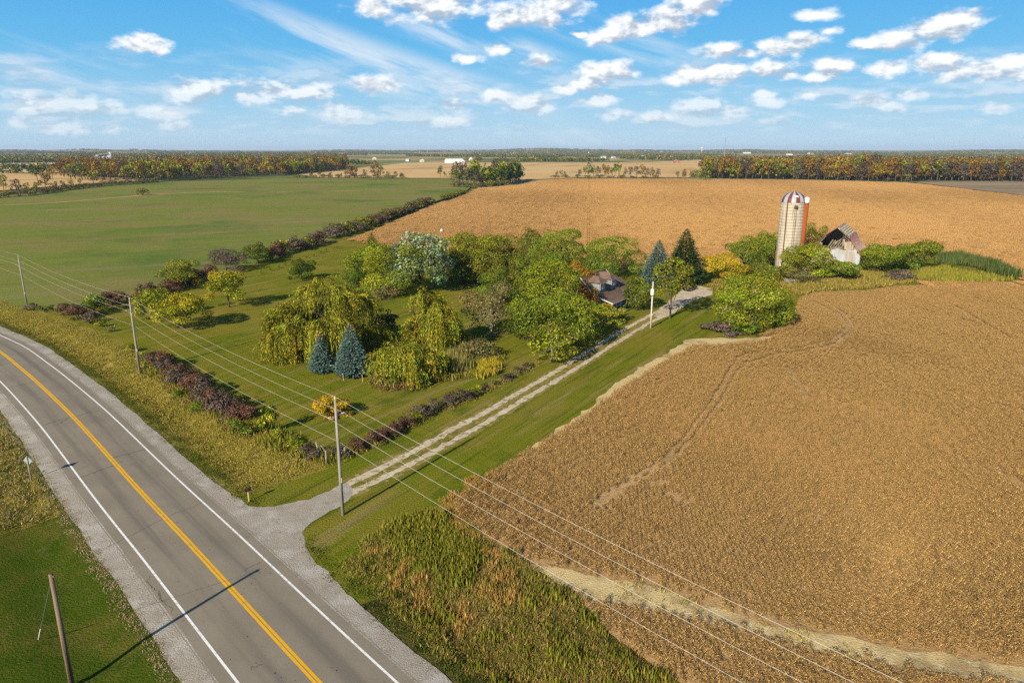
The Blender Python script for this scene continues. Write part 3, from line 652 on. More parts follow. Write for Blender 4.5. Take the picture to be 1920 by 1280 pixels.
def rib_poly(s0, s1, t0, t1): t0, t1 = int(max(t0, 0)), int(min(t1, NT - 1)); return np.concatenate([(RC + RN * s0)[t0:t1:2], (RC + RN * s1)[t0:t1:2][::-1]])
t_far = 95
scatter_poly('lawn_grass', rib_poly(-24, -7.4, NT - 125, NT - 50), 2.2, tuft_set('lawn_tuft', [(0.075, 0.11, 0.010), (0.11, 0.13, 0.014), (0.055, 0.085, 0.008), (0.16, 0.15, 0.03)], .09, .05, 34, .34, 4, 1.3, seed=330), 'mown green grass with clover on the lawn across the road', 'grass', 31, (.6, 1.5), lambda P, r: (np.sin(P[:, 0] * .6 + 2) * np.sin(P[:, 1] * .45) + r.normal(0, .5, len(P)) > -.3), True)
scatter_poly('drive_grass', np.concatenate([LT[1:] + .9, RT[:0:-1] - .9]), 2.2, tuft_set('drive_tuft', [(0.20, 0.17, 0.03), (0.13, 0.135, 0.015), (0.28, 0.21, 0.06)], .10, .05, 30, .26, 3, 1.2, seed=335), 'thin grass along the middle and edges of the drive', 'grass', 32, (.5, 1.2), lambda P, r: (polydist(P, LT) > .32) & (polydist(P, RT) > .3) & ~inside(P, mouth))
scatter_poly('verge_grass', rib_poly(7.6, 14.5, t_far, T_DRIVE - 9), 3.0, tuft_v, 'long yellow-green grass on the verge between road and shrub hedge', 'grass', 1, (.6, 1.3), None, True)
scatter_poly('shoulder_grass', rib_poly(6.0, 7.8, t_far, NT - 30), 3.6, tuft_g, 'short green grass along the edge of the gravel shoulder', 'grass', 2, (.7, 1.5), lambda P, r: not_paved(P, r), True)
scatter_poly('dry_edge_grass', rib_poly(-6.9, -5.95, NT - 190, NT - 30), 8, tuft_set('dry_tuft', [(0.36, 0.27, 0.15), (0.28, 0.21, 0.10), (0.42, 0.34, 0.21), (0.2, 0.18, 0.05)], .13, .045, 30, .25, 3, 1.2, seed=340), 'dry tan grass fringe between gravel shoulder and mown grass', 'grass', 3, (.6, 1.2), None, True)
scatter_poly('rough_grass', GL([(-60, 800), (8, 812), (46, 862), (74, 905), (100, 960), (55, 980), (-10, 995), (-80, 985)]), 3.0, tuft_set('rough_tuft', [(0.36, 0.27, 0.11), (0.22, 0.18, 0.05), (0.13, 0.13, 0.03)], .3, .07, 24, .3, 4, 1.2, seed=350), 'rough straw-coloured grass behind the road sign', 'grass', 4)
WP = GL([(650, 1050), (700, 1000), (775, 968), (835, 958), (850, 955), (880, 990), (930, 1026), (1000, 1064), (1075, 1114), (1140, 1192), (1250, 1270), (1330, 1340), (1000, 1340), (800, 1200)])
O1 = GL([(690, 1022), (765, 1042), (822, 1112), (815, 1165), (760, 1125), (700, 1070)]); O2 = GL([(830, 1170), (885, 1085), (930, 1055), (985, 1095), (985, 1145), (920, 1150), (880, 1200)]); O3 = GL([(800, 962), (870, 905), (925, 880), (935, 900), (870, 975), (905, 1005), (960, 1050), (940, 1055), (850, 1000)])
G1 = GL([(705, 1010), (760, 975), (830, 968), (885, 1030), (890, 1085), (830, 1090), (765, 1040)])
def blotch(poly):
    ln = np.concatenate([poly, poly[:1]])
    return lambda P, r: r.random(len(P)) < np.clip(polydist(P, ln) / 1.6 + .12, 0, 1)
tall_o = tuft_set('russet_stems', [(0.46, 0.25, 0.07), (0.36, 0.19, 0.05), (0.54, 0.33, 0.10), (0.28, 0.20, 0.045)], .65, .05, 52, .30, 4, .35, seed=360)
tall_g = tuft_set('green_stems', [(0.15, 0.16, 0.02), (0.22, 0.20, 0.025), (0.11, 0.125, 0.018), (0.28, 0.24, 0.03)], .7, .085, 50, .32, 4, .4, seed=370)
tall_m = tuft_set('mixed_weeds', [(0.27, 0.21, 0.05), (0.17, 0.17, 0.028), (0.36, 0.25, 0.08), (0.14, 0.12, 0.04), (0.22, 0.21, 0.03), (0.34, 0.20, 0.06)], .42, .055, 52, .34, 5, .8, seed=380)
scatter_poly('goldenrod_weeds', G1, 3.0, tall_g, 'tall dark green goldenrod weeds at the corner of drive and field', 'weeds', 5, (.7, 1.3), None, True)
scatter_poly('russet_grass', O1, 2.6, tall_o + tall_m[:2], 'russet orange dry grass patch beside the green goldenrod', 'grass', 6, (.6, 1.2), blotch(O1), True)
scatter_poly('golden_grass', O2, 2.6, tall_o + tall_m[:2], 'golden dry grass patch next to the pale bare strip', 'grass', 7, (.6, 1.2), blotch(O2), True)
scatter_poly('field_corner_grass', O3, 2.6, tall_o, 'golden grass along the corner of the soybean field', 'grass', 8, (.5, .9))
scatter_poly('mixed_weeds', WP, 2.8, tall_m + tall_g[:1], 'mixed brown and green weeds between the road and the soybeans', 'weeds', 9, (.5, 1.25), lambda P, r: (~inside(P, G1) & ~inside(P, O1) & ~inside(P, O2)) | (r.random(len(P)) < .35), True)
scatter_poly('verge_weeds', rib_poly(7.8, 15.5, T_DRIVE + 8, NT - 50), 2.6, tall_m + tuft_v, 'low green and tan weeds along the road shoulder', 'weeds', 10, (.4, .85), lambda P, r: ~inside(P, G1) & ~inside(P, O1), True)
scatter_poly('strip_weeds', strip, .9, tuft_v + tuft_g, 'sparse green weeds on the pale bare strip', 'weeds', 11, (.6, 1.3), lambda P, r: (np.sin(P[:, 0] * .35 + .8) * np.sin(P[:, 1] * .5) > .25))
# ------------------------------------------------------------------ trees
PAL = dict(
    yg=[(0.22, 0.21, 0.016), (0.15, 0.165, 0.014), (0.29, 0.25, 0.02), (0.115, 0.135, 0.014)],
    ygold=[(0.36, 0.255, 0.02), (0.27, 0.22, 0.018), (0.42, 0.27, 0.02), (0.20, 0.18, 0.016)],
    lime=[(0.155, 0.180, 0.016), (0.22, 0.22, 0.020), (0.10, 0.13, 0.012), (0.27, 0.25, 0.025)],
    green=[(0.085, 0.125, 0.016), (0.115, 0.15, 0.018), (0.06, 0.09, 0.012), (0.16, 0.17, 0.02)],
    dark=[(0.045, 0.075, 0.012), (0.06, 0.09, 0.015), (0.085, 0.10, 0.016)],
    olive=[(0.15, 0.135, 0.020), (0.11, 0.11, 0.016), (0.20, 0.16, 0.024), (0.085, 0.085, 0.014)],
    greybrown=[(0.16, 0.135, 0.05), (0.12, 0.105, 0.045), (0.19, 0.16, 0.05), (0.10, 0.09, 0.035)],
    silver=[(0.20, 0.27, 0.14), (0.14, 0.20, 0.085), (0.30, 0.37, 0.23), (0.09, 0.14, 0.04)],
    gold=[(0.46, 0.29, 0.015), (0.38, 0.25, 0.015), (0.30, 0.22, 0.018), (0.52, 0.30, 0.02)],
    orange=[(0.42, 0.19, 0.015), (0.50, 0.27, 0.02), (0.36, 0.22, 0.02), (0.22, 0.17, 0.02)],
    rust=[(0.22, 0.085, 0.02), (0.28, 0.13, 0.025), (0.16, 0.07, 0.02), (0.20, 0.15, 0.025)],
    purple=[(0.105, 0.050, 0.036), (0.135, 0.066, 0.046), (0.070, 0.036, 0.028), (0.14, 0.085, 0.052), (0.09, 0.07, 0.03)],
    purgrey=[(0.12, 0.085, 0.070), (0.15, 0.11, 0.09), (0.09, 0.065, 0.052), (0.10, 0.095, 0.05)],
    blue=[(0.085, 0.15, 0.125), (0.11, 0.185, 0.16), (0.06, 0.115, 0.095), (0.15, 0.22, 0.19)],
    fir=[(0.035, 0.07, 0.018), (0.05, 0.085, 0.022), (0.028, 0.055, 0.018)],
    cedar=[(0.10, 0.12, 0.016), (0.075, 0.10, 0.014), (0.14, 0.145, 0.02)],
    willow=[(0.24, 0.21, 0.022), (0.18, 0.175, 0.02), (0.28, 0.235, 0.025), (0.13, 0.14, 0.018), (0.34, 0.245, 0.025), (0.10, 0.115, 0.016)],
    bare=[(0.14, 0.115, 0.085), (0.18, 0.15, 0.11), (0.11, 0.09, 0.07)])

for _k in ('yg', 'ygold', 'lime', 'green', 'olive', 'willow', 'gold', 'cedar', 'dark'): PAL[_k] = [(min(.6, q[0] * 1.02), min(.6, q[1] * 1.12), q[2]) for q in PAL[_k]]
def crown(r, W, D, H, z0, s, pal, nl=16, top=None, dens=1.0, droop=0.0, core=.5):
    """leaf cards on the skins of many lobes filling an ellipsoid W x D x H that stands on z0"""
    hw = np.array([W / 2, D / 2, H / 2]); cen = np.array([0, 0, z0 + H / 2])
    nl = int(nl * 1.35); d = unit(r.normal(size=(nl, 3)) + np.array([0, 0, .18])); rad = r.uniform(.50, .92, nl)
    lowd = d[:, 2] < 0; d[lowd, :2] = d[lowd, :2] / np.maximum(np.linalg.norm(d[lowd, :2], axis=1, keepdims=True), .35)   # crowns stay wide low down
    lc = d * rad[:, None] * hw; lr = (r.uniform(.50, .70, nl) - .42 * rad)[:, None] * hw * np.array([1, 1, .85])
    lc = np.concatenate([lc, [[0, 0, 0]]]); lr = np.concatenate([lr, [core * hw]])
    area = (lr ** 2).mean(1); n = int(dens * 11.5 * area.sum() / (s * s)); n = min(n, 26000)
    li = r.choice(len(lc), n, p=area / area.sum()); o = unit(rnddir(r, n) + np.array([0, 0, .22]))
    p = lc[li] + o * lr[li] * r.uniform(.74, 1.1, n)[:, None]
    keep = np.ones(n, bool)
    for k in range(len(lc)): keep &= (k == li) | ((((p - lc[k]) / (lr[k] * .72)) ** 2).sum(1) > 1)
    keep &= p[:, 2] > -H / 2 * 1.02; p, o, li = p[keep], o[keep], li[keep]; n = len(p)
    nr = unit(o * .75 + np.array([0, 0, .35]) + r.normal(0, .45, (n, 3))); A = unit(np.cross(nr, rnddir(r, n)) + np.array([0, 0, -droop])); B = unit(np.cross(nr, A))
    ss = s * r.uniform(.6, 1.35, n)[:, None] * .62
    C = pick(r, pal, n, .26); lt = np.clip(1 + r.normal(0, .26, (len(lc), 1)), .45, 1.6); C = C * lt[li] * (1 + r.normal(0, .05, (len(lc), 3)))[li]  # wide random leaf tones imitate the contrast of sunlit and shaded leaves
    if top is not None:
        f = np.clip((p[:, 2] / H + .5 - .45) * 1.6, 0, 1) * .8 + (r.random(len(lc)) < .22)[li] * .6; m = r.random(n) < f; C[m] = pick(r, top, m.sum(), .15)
    V, Q = kites(p + cen, A * ss, B * ss * .68); return (V, Q, np.repeat(np.clip(C, .004, .8), 4, 0)), lc + cen, lr
def willow_crown(r, W, D, H, s, pal, nl=14, strands=900):
    """bundles of hanging strands (fronds) springing from arching limbs, leafy core behind coloured dark as inner shade"""
    hw = np.array([W / 2, D / 2]); P = []; A = []; ci = []; nf = strands // 11
    lobes = [(0, 0, .93, .34)] + [(math.cos(a) * q, math.sin(a) * q, (1.0 - .58 * q ** 1.6) * hh, rr_) for a, q, hh, rr_ in zip(r.uniform(0, 6.28, nl), np.sqrt(r.uniform(.06, .8, nl)), r.uniform(.55, 1.04, nl), r.uniform(.14, .34, nl))]
    for f in range(nf):
        lx, ly, lh, lrad = lobes[r.integers(0, len(lobes))]; a = r.uniform(0, 6.28); q = math.sqrt(r.random()) * lrad
        dx, dy = math.cos(a), math.sin(a); x, y = lx * hw[0] * .86 + dx * q * hw[0], ly * hw[1] * .86 + dy * q * hw[1]
        ox, oy = x / hw[0], y / hw[1]; g = math.hypot(ox, oy) + 1e-6; dx, dy = dx * .6 + ox / g * .7, dy * .6 + oy / g * .7
        zt = H * (lh - 1.5 * q * q + r.normal(0, .02)); ln = r.uniform(.14, .52) * H * (.7 + .5 * g); arch = r.uniform(.2, .9); reach = r.uniform(.4, 1.9)
        for k in range(11):
            ja, sp = r.normal(0, .35, 2), r.uniform(.75, 1.15); l2 = ln * r.uniform(.6, 1.1); n = int(l2 / (s * .9)) + 3
            for j in range(n):
                t = j / n; o = reach * sp * (1 - math.exp(-3.2 * t)); w = .25 + .9 * min(1, 1.8 * t)
                pz = zt + arch * math.sin(min(t * 4.2, 3.14)) - l2 * t ** 1.5
                if pz < .2: break
                P.append((x + dx * o + ja[0] * w + r.normal(0, .05), y + dy * o + ja[1] * w + r.normal(0, .05), pz + r.normal(0, .05))); e = math.exp(-3.2 * t); A.append((dx * 1.4 * e + r.normal(0, .2), dy * 1.4 * e + r.normal(0, .2), .5 * e - .15 - 1.2 * t)); ci.append(f)
    P = np.array(P); n = len(P); A = unit(np.array(A)) * (s * r.uniform(.7, 1.3, n) * .8)[:, None]
    o = unit(P - np.array([0, 0, H * .45])); B = unit(np.cross(A, o + r.normal(0, .6, (n, 3)))) * (s * .24 * r.uniform(.7, 1.3, n))[:, None]
    tint = np.clip(1 + r.normal(0, .26, (nf, 1)), .4, 1.7) * (1 + r.normal(0, .07, (nf, 3))); C = pick(r, pal, n, .2) * tint[np.array(ci)]
    V, Q = kites(P, A, B); c2, lc, lr = crown(r, W * .66, D * .66, H * .62, H * .18, .4, [(0.07, 0.075, 0.012), (0.10, 0.10, 0.016)], 8, dens=.4)  # core leaves coloured dark to stand in for shade inside the crown
    b = len(V); return (np.concatenate([V, c2[0]]), np.concatenate([Q, c2[1] + b]), np.concatenate([np.repeat(np.clip(C, .004, .8), 4, 0), c2[2]])), lc, lr
def conifer_crown(r, W, H, s, pal, z0=.3, power=.8, ragged=.12, tip=None):
    P = []; A = []; U = []
    z = z0
    while z < H - .15:
        f = (z - z0) / (H - z0); R = W / 2 * (1 - f) ** power * min(1, .62 + 2.2 * f + .2); nb = max(5, int(2 * math.pi * R / (s * .75))); a0 = r.uniform(0, 6.28)
        for k in range(nb):
            a = a0 + k * 6.283 / nb + r.normal(0, .08); L = R * (1 + r.normal(0, ragged)); m = max(2, int(L * .62 / (s * .55)))
            for j in range(m):
                t = 1 - .62 * j / m; rr = L * t
                P.append((math.cos(a) * rr, math.sin(a) * rr, z - .10 * rr + .10 * rr * t ** 4 + r.normal(0, .05))); A.append((math.cos(a + r.normal(0, .35)), math.sin(a + r.normal(0, .35)), -.12 + r.normal(0, .12))); U.append(f)
        z += s * .62 * (1.15 - .35 * f)
    P = np.array(P); n = len(P); A = unit(np.array(A)); B = unit(np.cross(A, np.array([0, 0, 1.]) + r.normal(0, .35, (n, 3)))); ss = s * r.uniform(.65, 1.25, n)[:, None] * .6
    C = pick(r, pal, n, .16)
    if tip is not None: m = np.array(U) > .84; C[m] = pick(r, tip, m.sum(), .12)
    V, Q = kites(P, A * ss, B * ss * .55); return V, Q, np.repeat(C, 4, 0)

def trunk_mesh(r, H, rad, lobes=None, mat=BARK, limbs=7, parent=None, lean=(0, 0), z1=None):
    b = MB(); z1 = z1 or H * .72
    path = [(lean[0] * t + r.normal(0, .05) * H * .08 * t, lean[1] * t + r.normal(0, .05) * H * .08 * t, -.15 + (z1 + .15) * t) for t in np.linspace(0, 1, 7)]
    b.tube(path, [rad * (1.35 if t == 0 else 1) * (1 - .75 * t) for t in np.linspace(0, 1, 7)], 7)
    if lobes is not None:
        for k in r.permutation(len(lobes) - 1)[:limbs]:
            e = Vector(lobes[k]); i = r.integers(1, 5); st = Vector(path[i]); mid = st.lerp(e, .5) + Vector((0, 0, .06 * H))
            b.tube([st, mid, e, e + (e - mid) * .5], [rad * .42, rad * .3, rad * .17, rad * .06], 5)
    return b.build('trunk', mat, parent)

def place(bx, by): p = G(bx, by); return (float(p[0]), float(p[1]), 0.0)
TREE_SEED = [0]
def tree(name, kind, pal, xl, xr, yt, bx, by, label, clear=.16, s=.235, wf=1.27, nl=18, top=None, dens=1.0, limbs=7, bark=BARK, depth=1.0, cat='tree', group=None, **kw):
    TREE_SEED[0] += 1; r = np.random.default_rng(1000 + TREE_SEED[0]); p = place(bx, by); sc = pxm(p[1]); W = (xr - xl) / sc * (1.0 if kind == 'conifer' else 1.08 if kind == 'willow' else wf); H = max(1.2, ztop(bx, yt, p[1] + W * .12)); clear = clear * (.2 if clear < .13 else .5 if clear < .17 else .85)
    ox = ((xl + xr) / 2 - bx) / sc; e = empty(name, p, 0.0); tag(e, label, cat, group)
    if kind == 'conifer':
        c = conifer_crown(r, W, H, s, PAL[pal], **kw); ob = trunk_mesh(r, H, W * .03 + .06, None, bark, 0, e, z1=H * .97); m = NEEDLE
    elif kind == 'willow':
        c, lc, lr = willow_crown(r, W, W * depth, H, s, PAL[pal], **kw); c = (c[0] + np.array([ox, 0, 0]), c[1], c[2]); trunk_mesh(r, H, .45, lc + np.array([ox, 0, 0]), bark, 6, e, (ox * .6, 0)); m = LEAF
    else:
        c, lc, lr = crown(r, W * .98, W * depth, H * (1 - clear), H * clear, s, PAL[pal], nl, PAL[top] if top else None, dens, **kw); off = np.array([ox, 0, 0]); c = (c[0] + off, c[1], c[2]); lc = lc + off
        trunk_mesh(r, H, max(.07, W * .022), lc, bark, limbs, e, (ox * .5, 0)); m = LEAF
    me = quads_mesh('crown', c[0], c[1], m, c[2]); link(bpy.data.objects.new('crown', me), e)
    return e

T = tree
# --- lawn trees by the roadside corner
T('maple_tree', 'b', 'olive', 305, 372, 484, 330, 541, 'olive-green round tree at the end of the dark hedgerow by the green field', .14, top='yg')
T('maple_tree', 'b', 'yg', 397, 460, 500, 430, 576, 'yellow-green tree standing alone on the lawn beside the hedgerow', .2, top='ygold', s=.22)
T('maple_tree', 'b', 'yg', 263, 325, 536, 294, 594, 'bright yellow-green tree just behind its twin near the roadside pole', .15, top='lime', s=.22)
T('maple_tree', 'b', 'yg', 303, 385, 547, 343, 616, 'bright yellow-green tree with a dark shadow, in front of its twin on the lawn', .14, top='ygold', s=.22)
T('small_tree', 'b', 'green', 152, 202, 549, 178, 588, 'leafy green small tree above the dark shrubs where hedgerow meets road', .05, s=.3, nl=12)
T('spreading_tree', 'b', 'dark', 540, 592, 484, 566, 524, 'small dark green tree behind the largest weeping willow', .1, nl=12)
# --- willows and spruces round the pond
T('weeping_willow', 'willow', 'willow', 510, 716, 507, 612, 666, 'largest yellow-green weeping willow behind the two blue spruces', s=.24, strands=5200, nl=30, depth=.85)
T('weeping_willow', 'willow', 'willow', 750, 866, 530, 806, 660, 'tall weeping willow on the lawn between the largest willow and the grey-brown tree', s=.23, strands=2900, nl=16)
T('weeping_willow', 'willow', 'willow', 694, 822, 634, 760, 714, 'low golden weeping willow right behind the row of pond stakes', s=.22, strands=2600, nl=14)
T('blue_spruce', 'conifer', 'blue', 580, 629, 622, 604, 697, 'shorter dense blue spruce left of its taller twin under the large willow', s=.30, tip=[(.16, .15, .12)])
T('blue_spruce', 'conifer', 'blue', 627, 697, 604, 661, 702, 'taller dense blue spruce in front of the large willow', s=.32, tip=[(.16, .15, .12)])
T('golden_shrub_tree', 'b', 'orange', 593, 650, 738, 622, 777, 'small golden orange tree alone on the lawn behind the roadside pole', .0, s=.16, nl=16, top='gold', dens=1.3)
# --- the grove
T('silver_maple', 'b', 'silver', 735, 834, 426, 788, 548, 'tall silvery white-leaved tree rising above the grove', .12, s=.44, nl=24, dens=.9)
T('broad_tree', 'b', 'yg', 690, 792, 448, 742, 552, 'yellow-green tree in front of the silvery one', .1, nl=20, top='lime')
T('broad_tree', 'b', 'green', 654, 722, 466, 690, 542, 'broad green tree with yellow top beside the lawn, left of the silvery tree', .06, nl=16, top='lime')
T('small_conifer', 'conifer', 'cedar', 683, 714, 436, 698, 472, 'small dark cone-shaped tree at the edge of the grove near the field', s=.4, ragged=.25)
T('grove_tree', 'b', 'olive', 828, 906, 430, 866, 524, 'dark olive tree right behind the silvery tree', .08, nl=20, top='yg')
T('grove_tree', 'b', 'olive', 884, 972, 437, 928, 530, 'olive-yellow tree at the back of the grove next to the dark olive one', .06, nl=20, top='yg')
T('grove_tree', 'b', 'green', 972, 1014, 426, 994, 498, 'narrow green tree at the back of the grove', .1, nl=14, top='olive')
T('grove_tree', 'b', 'green', 1003, 1098, 422, 1052, 506, 'wide green tree with a yellowish crown behind the house', .08, nl=22, top='lime')
T('walnut_tree', 'b', 'green', 1093, 1194, 438, 1150, 520, 'bright green tree with a dark hollow right behind the house roof', .1, nl=24, top='lime')
T('russet_tree', 'b', 'rust', 1044, 1112, 480, 1080, 576, 'rust-red tree pressed against the house gable', .1, wf=1.0, nl=16, top='orange')
T('maple_tree', 'b', 'lime', 965, 1092, 478, 1030, 606, 'big bright yellow-green tree in front of the house', .06, nl=28, top='yg', s=.24, wf=1.04)
T('broad_tree', 'b', 'green', 902, 986, 496, 944, 566, 'green tree at the middle of the grove behind the grey-brown one', .06, nl=18, top='olive')
T('grey_tree', 'b', 'greybrown', 878, 962, 524, 922, 630, 'thin grey-brown tree with bare limbs beside the tall willow', .22, nl=20, dens=.6, s=.25, limbs=14, bark=PALEBARK)
T('broad_tree', 'b', 'green', 958, 1040, 552, 990, 640, 'green low-branched tree with lime leaves next to the grey-brown tree', .12, nl=18, top='lime', s=.23)
T('broad_tree', 'b', 'green', 1020, 1110, 546, 1066, 650, 'dense green tree whose shade falls across the drive', .08, nl=22, top='lime', s=.23)
T('young_tree', 'b', 'yg', 1000, 1078, 600, 1034, 678, 'young olive-yellow tree with a pale trunk at the edge of the drive', .18, nl=18, s=.30, dens=.8, top='olive', bark=PALEBARK, limbs=10)
T('broad_shrub', 'b', 'yg', 1106, 1162, 566, 1134, 604, 'yellow-green shrub under the front gable of the house', .03, nl=16, s=.3, top='ygold', cat='shrub')
T('orange_shrub', 'b', 'orange', 1158, 1172, 582, 1165, 592, 'tiny orange shrub at the house corner by the round cedar', .03, nl=6, s=.2, cat='shrub')
T('round_cedar', 'b', 'cedar', 1164, 1223, 516, 1194, 582, 'dense egg-shaped green cedar between house and white pole', .0, nl=16, s=.24, dens=1.1, core=.86, droop=.4, wf=.98)
T('blue_spruce', 'conifer', 'blue', 1197, 1262, 447, 1232, 535, 'tall blue spruce behind the egg-shaped cedar', s=.42, ragged=.2)
T('dark_spruce', 'conifer', 'fir', 1242, 1322, 427, 1282, 530, 'tall dark green spruce beside the parked car', s=.5, ragged=.2)
T('ash_tree', 'b', 'olive', 1226, 1292, 480, 1256, 596, 'slender tree with a thick bare trunk standing beside the drive', .30, nl=20, s=.32, top='yg', dens=.8)
T('grove_tree', 'b', 'dark', 836, 900, 470, 868, 532, 'dark green tree in the shade between silvery tree and grove lawn', .0, nl=16, top='olive')
T('grove_tree', 'b', 'olive', 905, 965, 470, 936, 532, 'low olive tree filling the back of the grove', .0, nl=16)
T('grove_tree', 'b', 'green', 960, 1010, 470, 984, 540, 'green tree behind the big bright yellow-green one', .0, nl=14, top='olive')
T('broad_tree', 'b', 'dark', 652, 700, 490, 672, 545, 'dark green bushy tree just behind the largest willow', .0, nl=12)
T('broad_tree', 'b', 'green', 1078, 1130, 572, 1104, 628, 'dark green tree hugging the drive in front of the house', .0, nl=16, top='olive', s=.32)
T('grey_shrub', 'b', 'greybrown', 700, 745, 530, 722, 560, 'grey twiggy shrub between the largest willow and the grove', .0, nl=10, dens=.7, s=.23, cat='shrub')
T('broad_shrub', 'b', 'dark', 690, 740, 575, 715, 625, 'shaded dark shrub between the largest and the tall willow', .0, nl=12, s=.3, cat='shrub')
T('russet_tree', 'b', 'rust', 1082, 1124, 528, 1102, 594, 'small rust-red tree in front of the house gable window', .05, wf=1.05, nl=12, top='orange', s=.22)
# --- trees by the turning place, silo and barn
T('golden_tree', 'b', 'ygold', 1318, 1396, 474, 1358, 528, 'golden yellow tree behind the turning place', .05, nl=18, top='gold')
T('broad_tree', 'b', 'green', 1368, 1432, 440, 1402, 508, 'dark green tree behind the golden one', .05, nl=18, top='yg')
T('broad_tree', 'b', 'green', 1408, 1470, 426, 1440, 506, 'tall green tree touching the silo wall', .06, nl=18, top='lime')
T('broad_shrub', 'b', 'olive', 1408, 1478, 488, 1444, 524, 'olive shrub at the foot of the silo', .0, nl=14, cat='shrub')
T('locust_tree', 'b', 'lime', 1340, 1482, 506, 1412, 612, 'big round yellow-green tree with pale limbs at the corner of the soybean field', .03, nl=30, top='yg', s=.24, bark=PALEBARK, limbs=14, dens=.85, wf=1.04)
T('broad_tree', 'b', 'yg', 1470, 1550, 454, 1508, 521, 'olive-yellow tree growing in front of the silo', .02, nl=22, top='yg')
T('broad_tree', 'b', 'green', 1530, 1612, 488, 1572, 524, 'bright green low tree growing in front of the barn', .0, nl=22, top='lime', wf=1.0)
T('grey_shrub', 'b', 'greybrown', 1472, 1530, 500, 1500, 528, 'grey-green shrub with bare twigs below the silo tree', .0, nl=12, dens=.7, cat='shrub')
T('broad_tree', 'b', 'olive', 1506, 1552, 416, 1530, 488, 'dull green tree standing between silo and barn', .06, nl=14)
T('broad_tree', 'b', 'green', 1620, 1694, 452, 1656, 512, 'bushy green tree at the right wall of the barn', .0, nl=20, top='lime')
T('broad_tree', 'b', 'green', 1676, 1758, 450, 1716, 508, 'outermost bushy green tree of the barn group, beside the reeds', .0, nl=20, top='yg')
T('grey_shrub', 'b', 'purgrey', 1664, 1718, 506, 1692, 524, 'brownish low shrub before the outermost barn trees', .0, nl=10, s=.3, cat='shrub')
T('grey_shrub', 'b', 'purgrey', 1318, 1382, 604, 1352, 622, 'dry grey-brown bramble at the foot of the big round tree', .0, nl=14, s=.26, cat='shrub')
T('grey_shrub', 'b', 'greybrown', 870, 932, 634, 900, 672, 'dull brown shrub beside the pond reeds', .0, nl=14, s=.26, dens=.8, cat='shrub')
T('low_shrub', 'b', 'greybrown', 700, 730, 458, 714, 478, 'small dull shrub on the lawn at the grove edge', .0, nl=8, s=.3, cat='shrub')

# --- shrubs: a few kinds, copied
SHRUB = {}
def shrub_kind(key, pal, n, s=.2, dens=1.0, bark=BARK, nl=9, top=None):
    L = []
    for k in range(n):
        r = np.random.default_rng(4000 + len(key) * 31 + k); c, lc, lr = crown(r, 3.0, 2.8, 1.9, .08, s, PAL[pal], nl, PAL[top] if top else None, dens)
        L.append((quads_mesh('foliage', c[0], c[1], LEAF, c[2]), lc))
    SHRUB[key] = L
shrub_kind('purple', 'purple', 4, .14); shrub_kind('purgrey', 'purgrey', 4, .15, .85); shrub_kind('green', 'green', 3, .2); shrub_kind('yg', 'yg', 3, .2); shrub_kind('grey', 'greybrown', 3, .2, .8); shrub_kind('dark', 'olive', 3, .22); shrub_kind('gold', 'gold', 2, .16, .8)
STEMS = None
def shrub(key, bx, by, w, h, label, group=None, seed=0, name=None, world=None, z=0.0):
    global STEMS
    r = np.random.default_rng(9000 + seed + int(bx * 7 + by * 13)); p = (world[0], world[1], z) if world is not None else place(bx, by)
    e = empty(name or 'shrub', p, r.uniform(0, 6.28)); e.scale = (w / 3.0, w / 3.0 * r.uniform(.85, 1.1), h / 1.95)
    tag(e, label, 'shrub', group); k = SHRUB[key][r.integers(0, len(SHRUB[key]))]
    link(bpy.data.objects.new('foliage', k[0]), e)
    if STEMS is None:
        b = MB()
        for a in range(5): b.tube([(0.1 * math.cos(a * 1.3), .1 * math.sin(a * 1.3), -.1), (.35 * math.cos(a * 1.3), .35 * math.sin(a * 1.3), .7), (.7 * math.cos(a * 1.3), .7 * math.sin(a * 1.3), 1.35)], [.05, .035, .015], 5)
        STEMS = b.build('stem', BARK, e).data
    else: link(bpy.data.objects.new('stem', STEMS), e)
    return e
def along(line, step, seed=0):
    L = GL(line); c = np.r_[0, np.cumsum(np.hypot(*np.diff(L, axis=0).T))]; t = np.arange(0, c[-1], step); r = np.random.default_rng(seed)
    return np.stack([np.interp(t, c, L[:, 0]), np.interp(t, c, L[:, 1])], 1) + r.normal(0, .22 * min(step, 3), (len(t), 2))
rr = np.random.default_rng(77)
for k, p in enumerate(along([(285, 680), (315, 698), (350, 725), (385, 752), (420, 776), (462, 792)], 1.25, 1)):
    key = 'purple' if rr.random() < .7 else 'purgrey'
    shrub(key, k, 1, rr.uniform(2.6, 4.8), rr.uniform(1.5, 3.1), {'purple': 'dark red-purple leaved shrub in the hedge along the road verge', 'purgrey': 'dull grey-purple shrub in the hedge along the road verge'}[key], 'roadside hedge shrubs', k, world=p)
shrub('yg', 506, 812, 2.4, 3.6, 'tall lime-yellow sapling bush at the end of the purple hedge', seed=1)
shrub('green', 335, 745, 2.6, 1.1, 'low green weeds bush at the foot of the purple hedge beside the pole', seed=2)
for k, (x, y) in enumerate([(370, 770), (440, 808), (470, 818), (545, 832), (556, 842), (520, 826)]): shrub('yg' if k > 2 else 'green', x, y, rr.uniform(1.8, 2.8), rr.uniform(.9, 1.5), ['low green bush on the road side of the purple hedge', 'low yellowish bush between hedge end and old gate posts'][k > 2], 'low bushes along the hedge', k)
for k, (x, y) in enumerate([(575, 852), (590, 862), (622, 858), (640, 856)]): shrub('purgrey', x, y, 2.2, 1.3, 'brown bramble round the old gate posts', 'brambles at the gate posts', k)
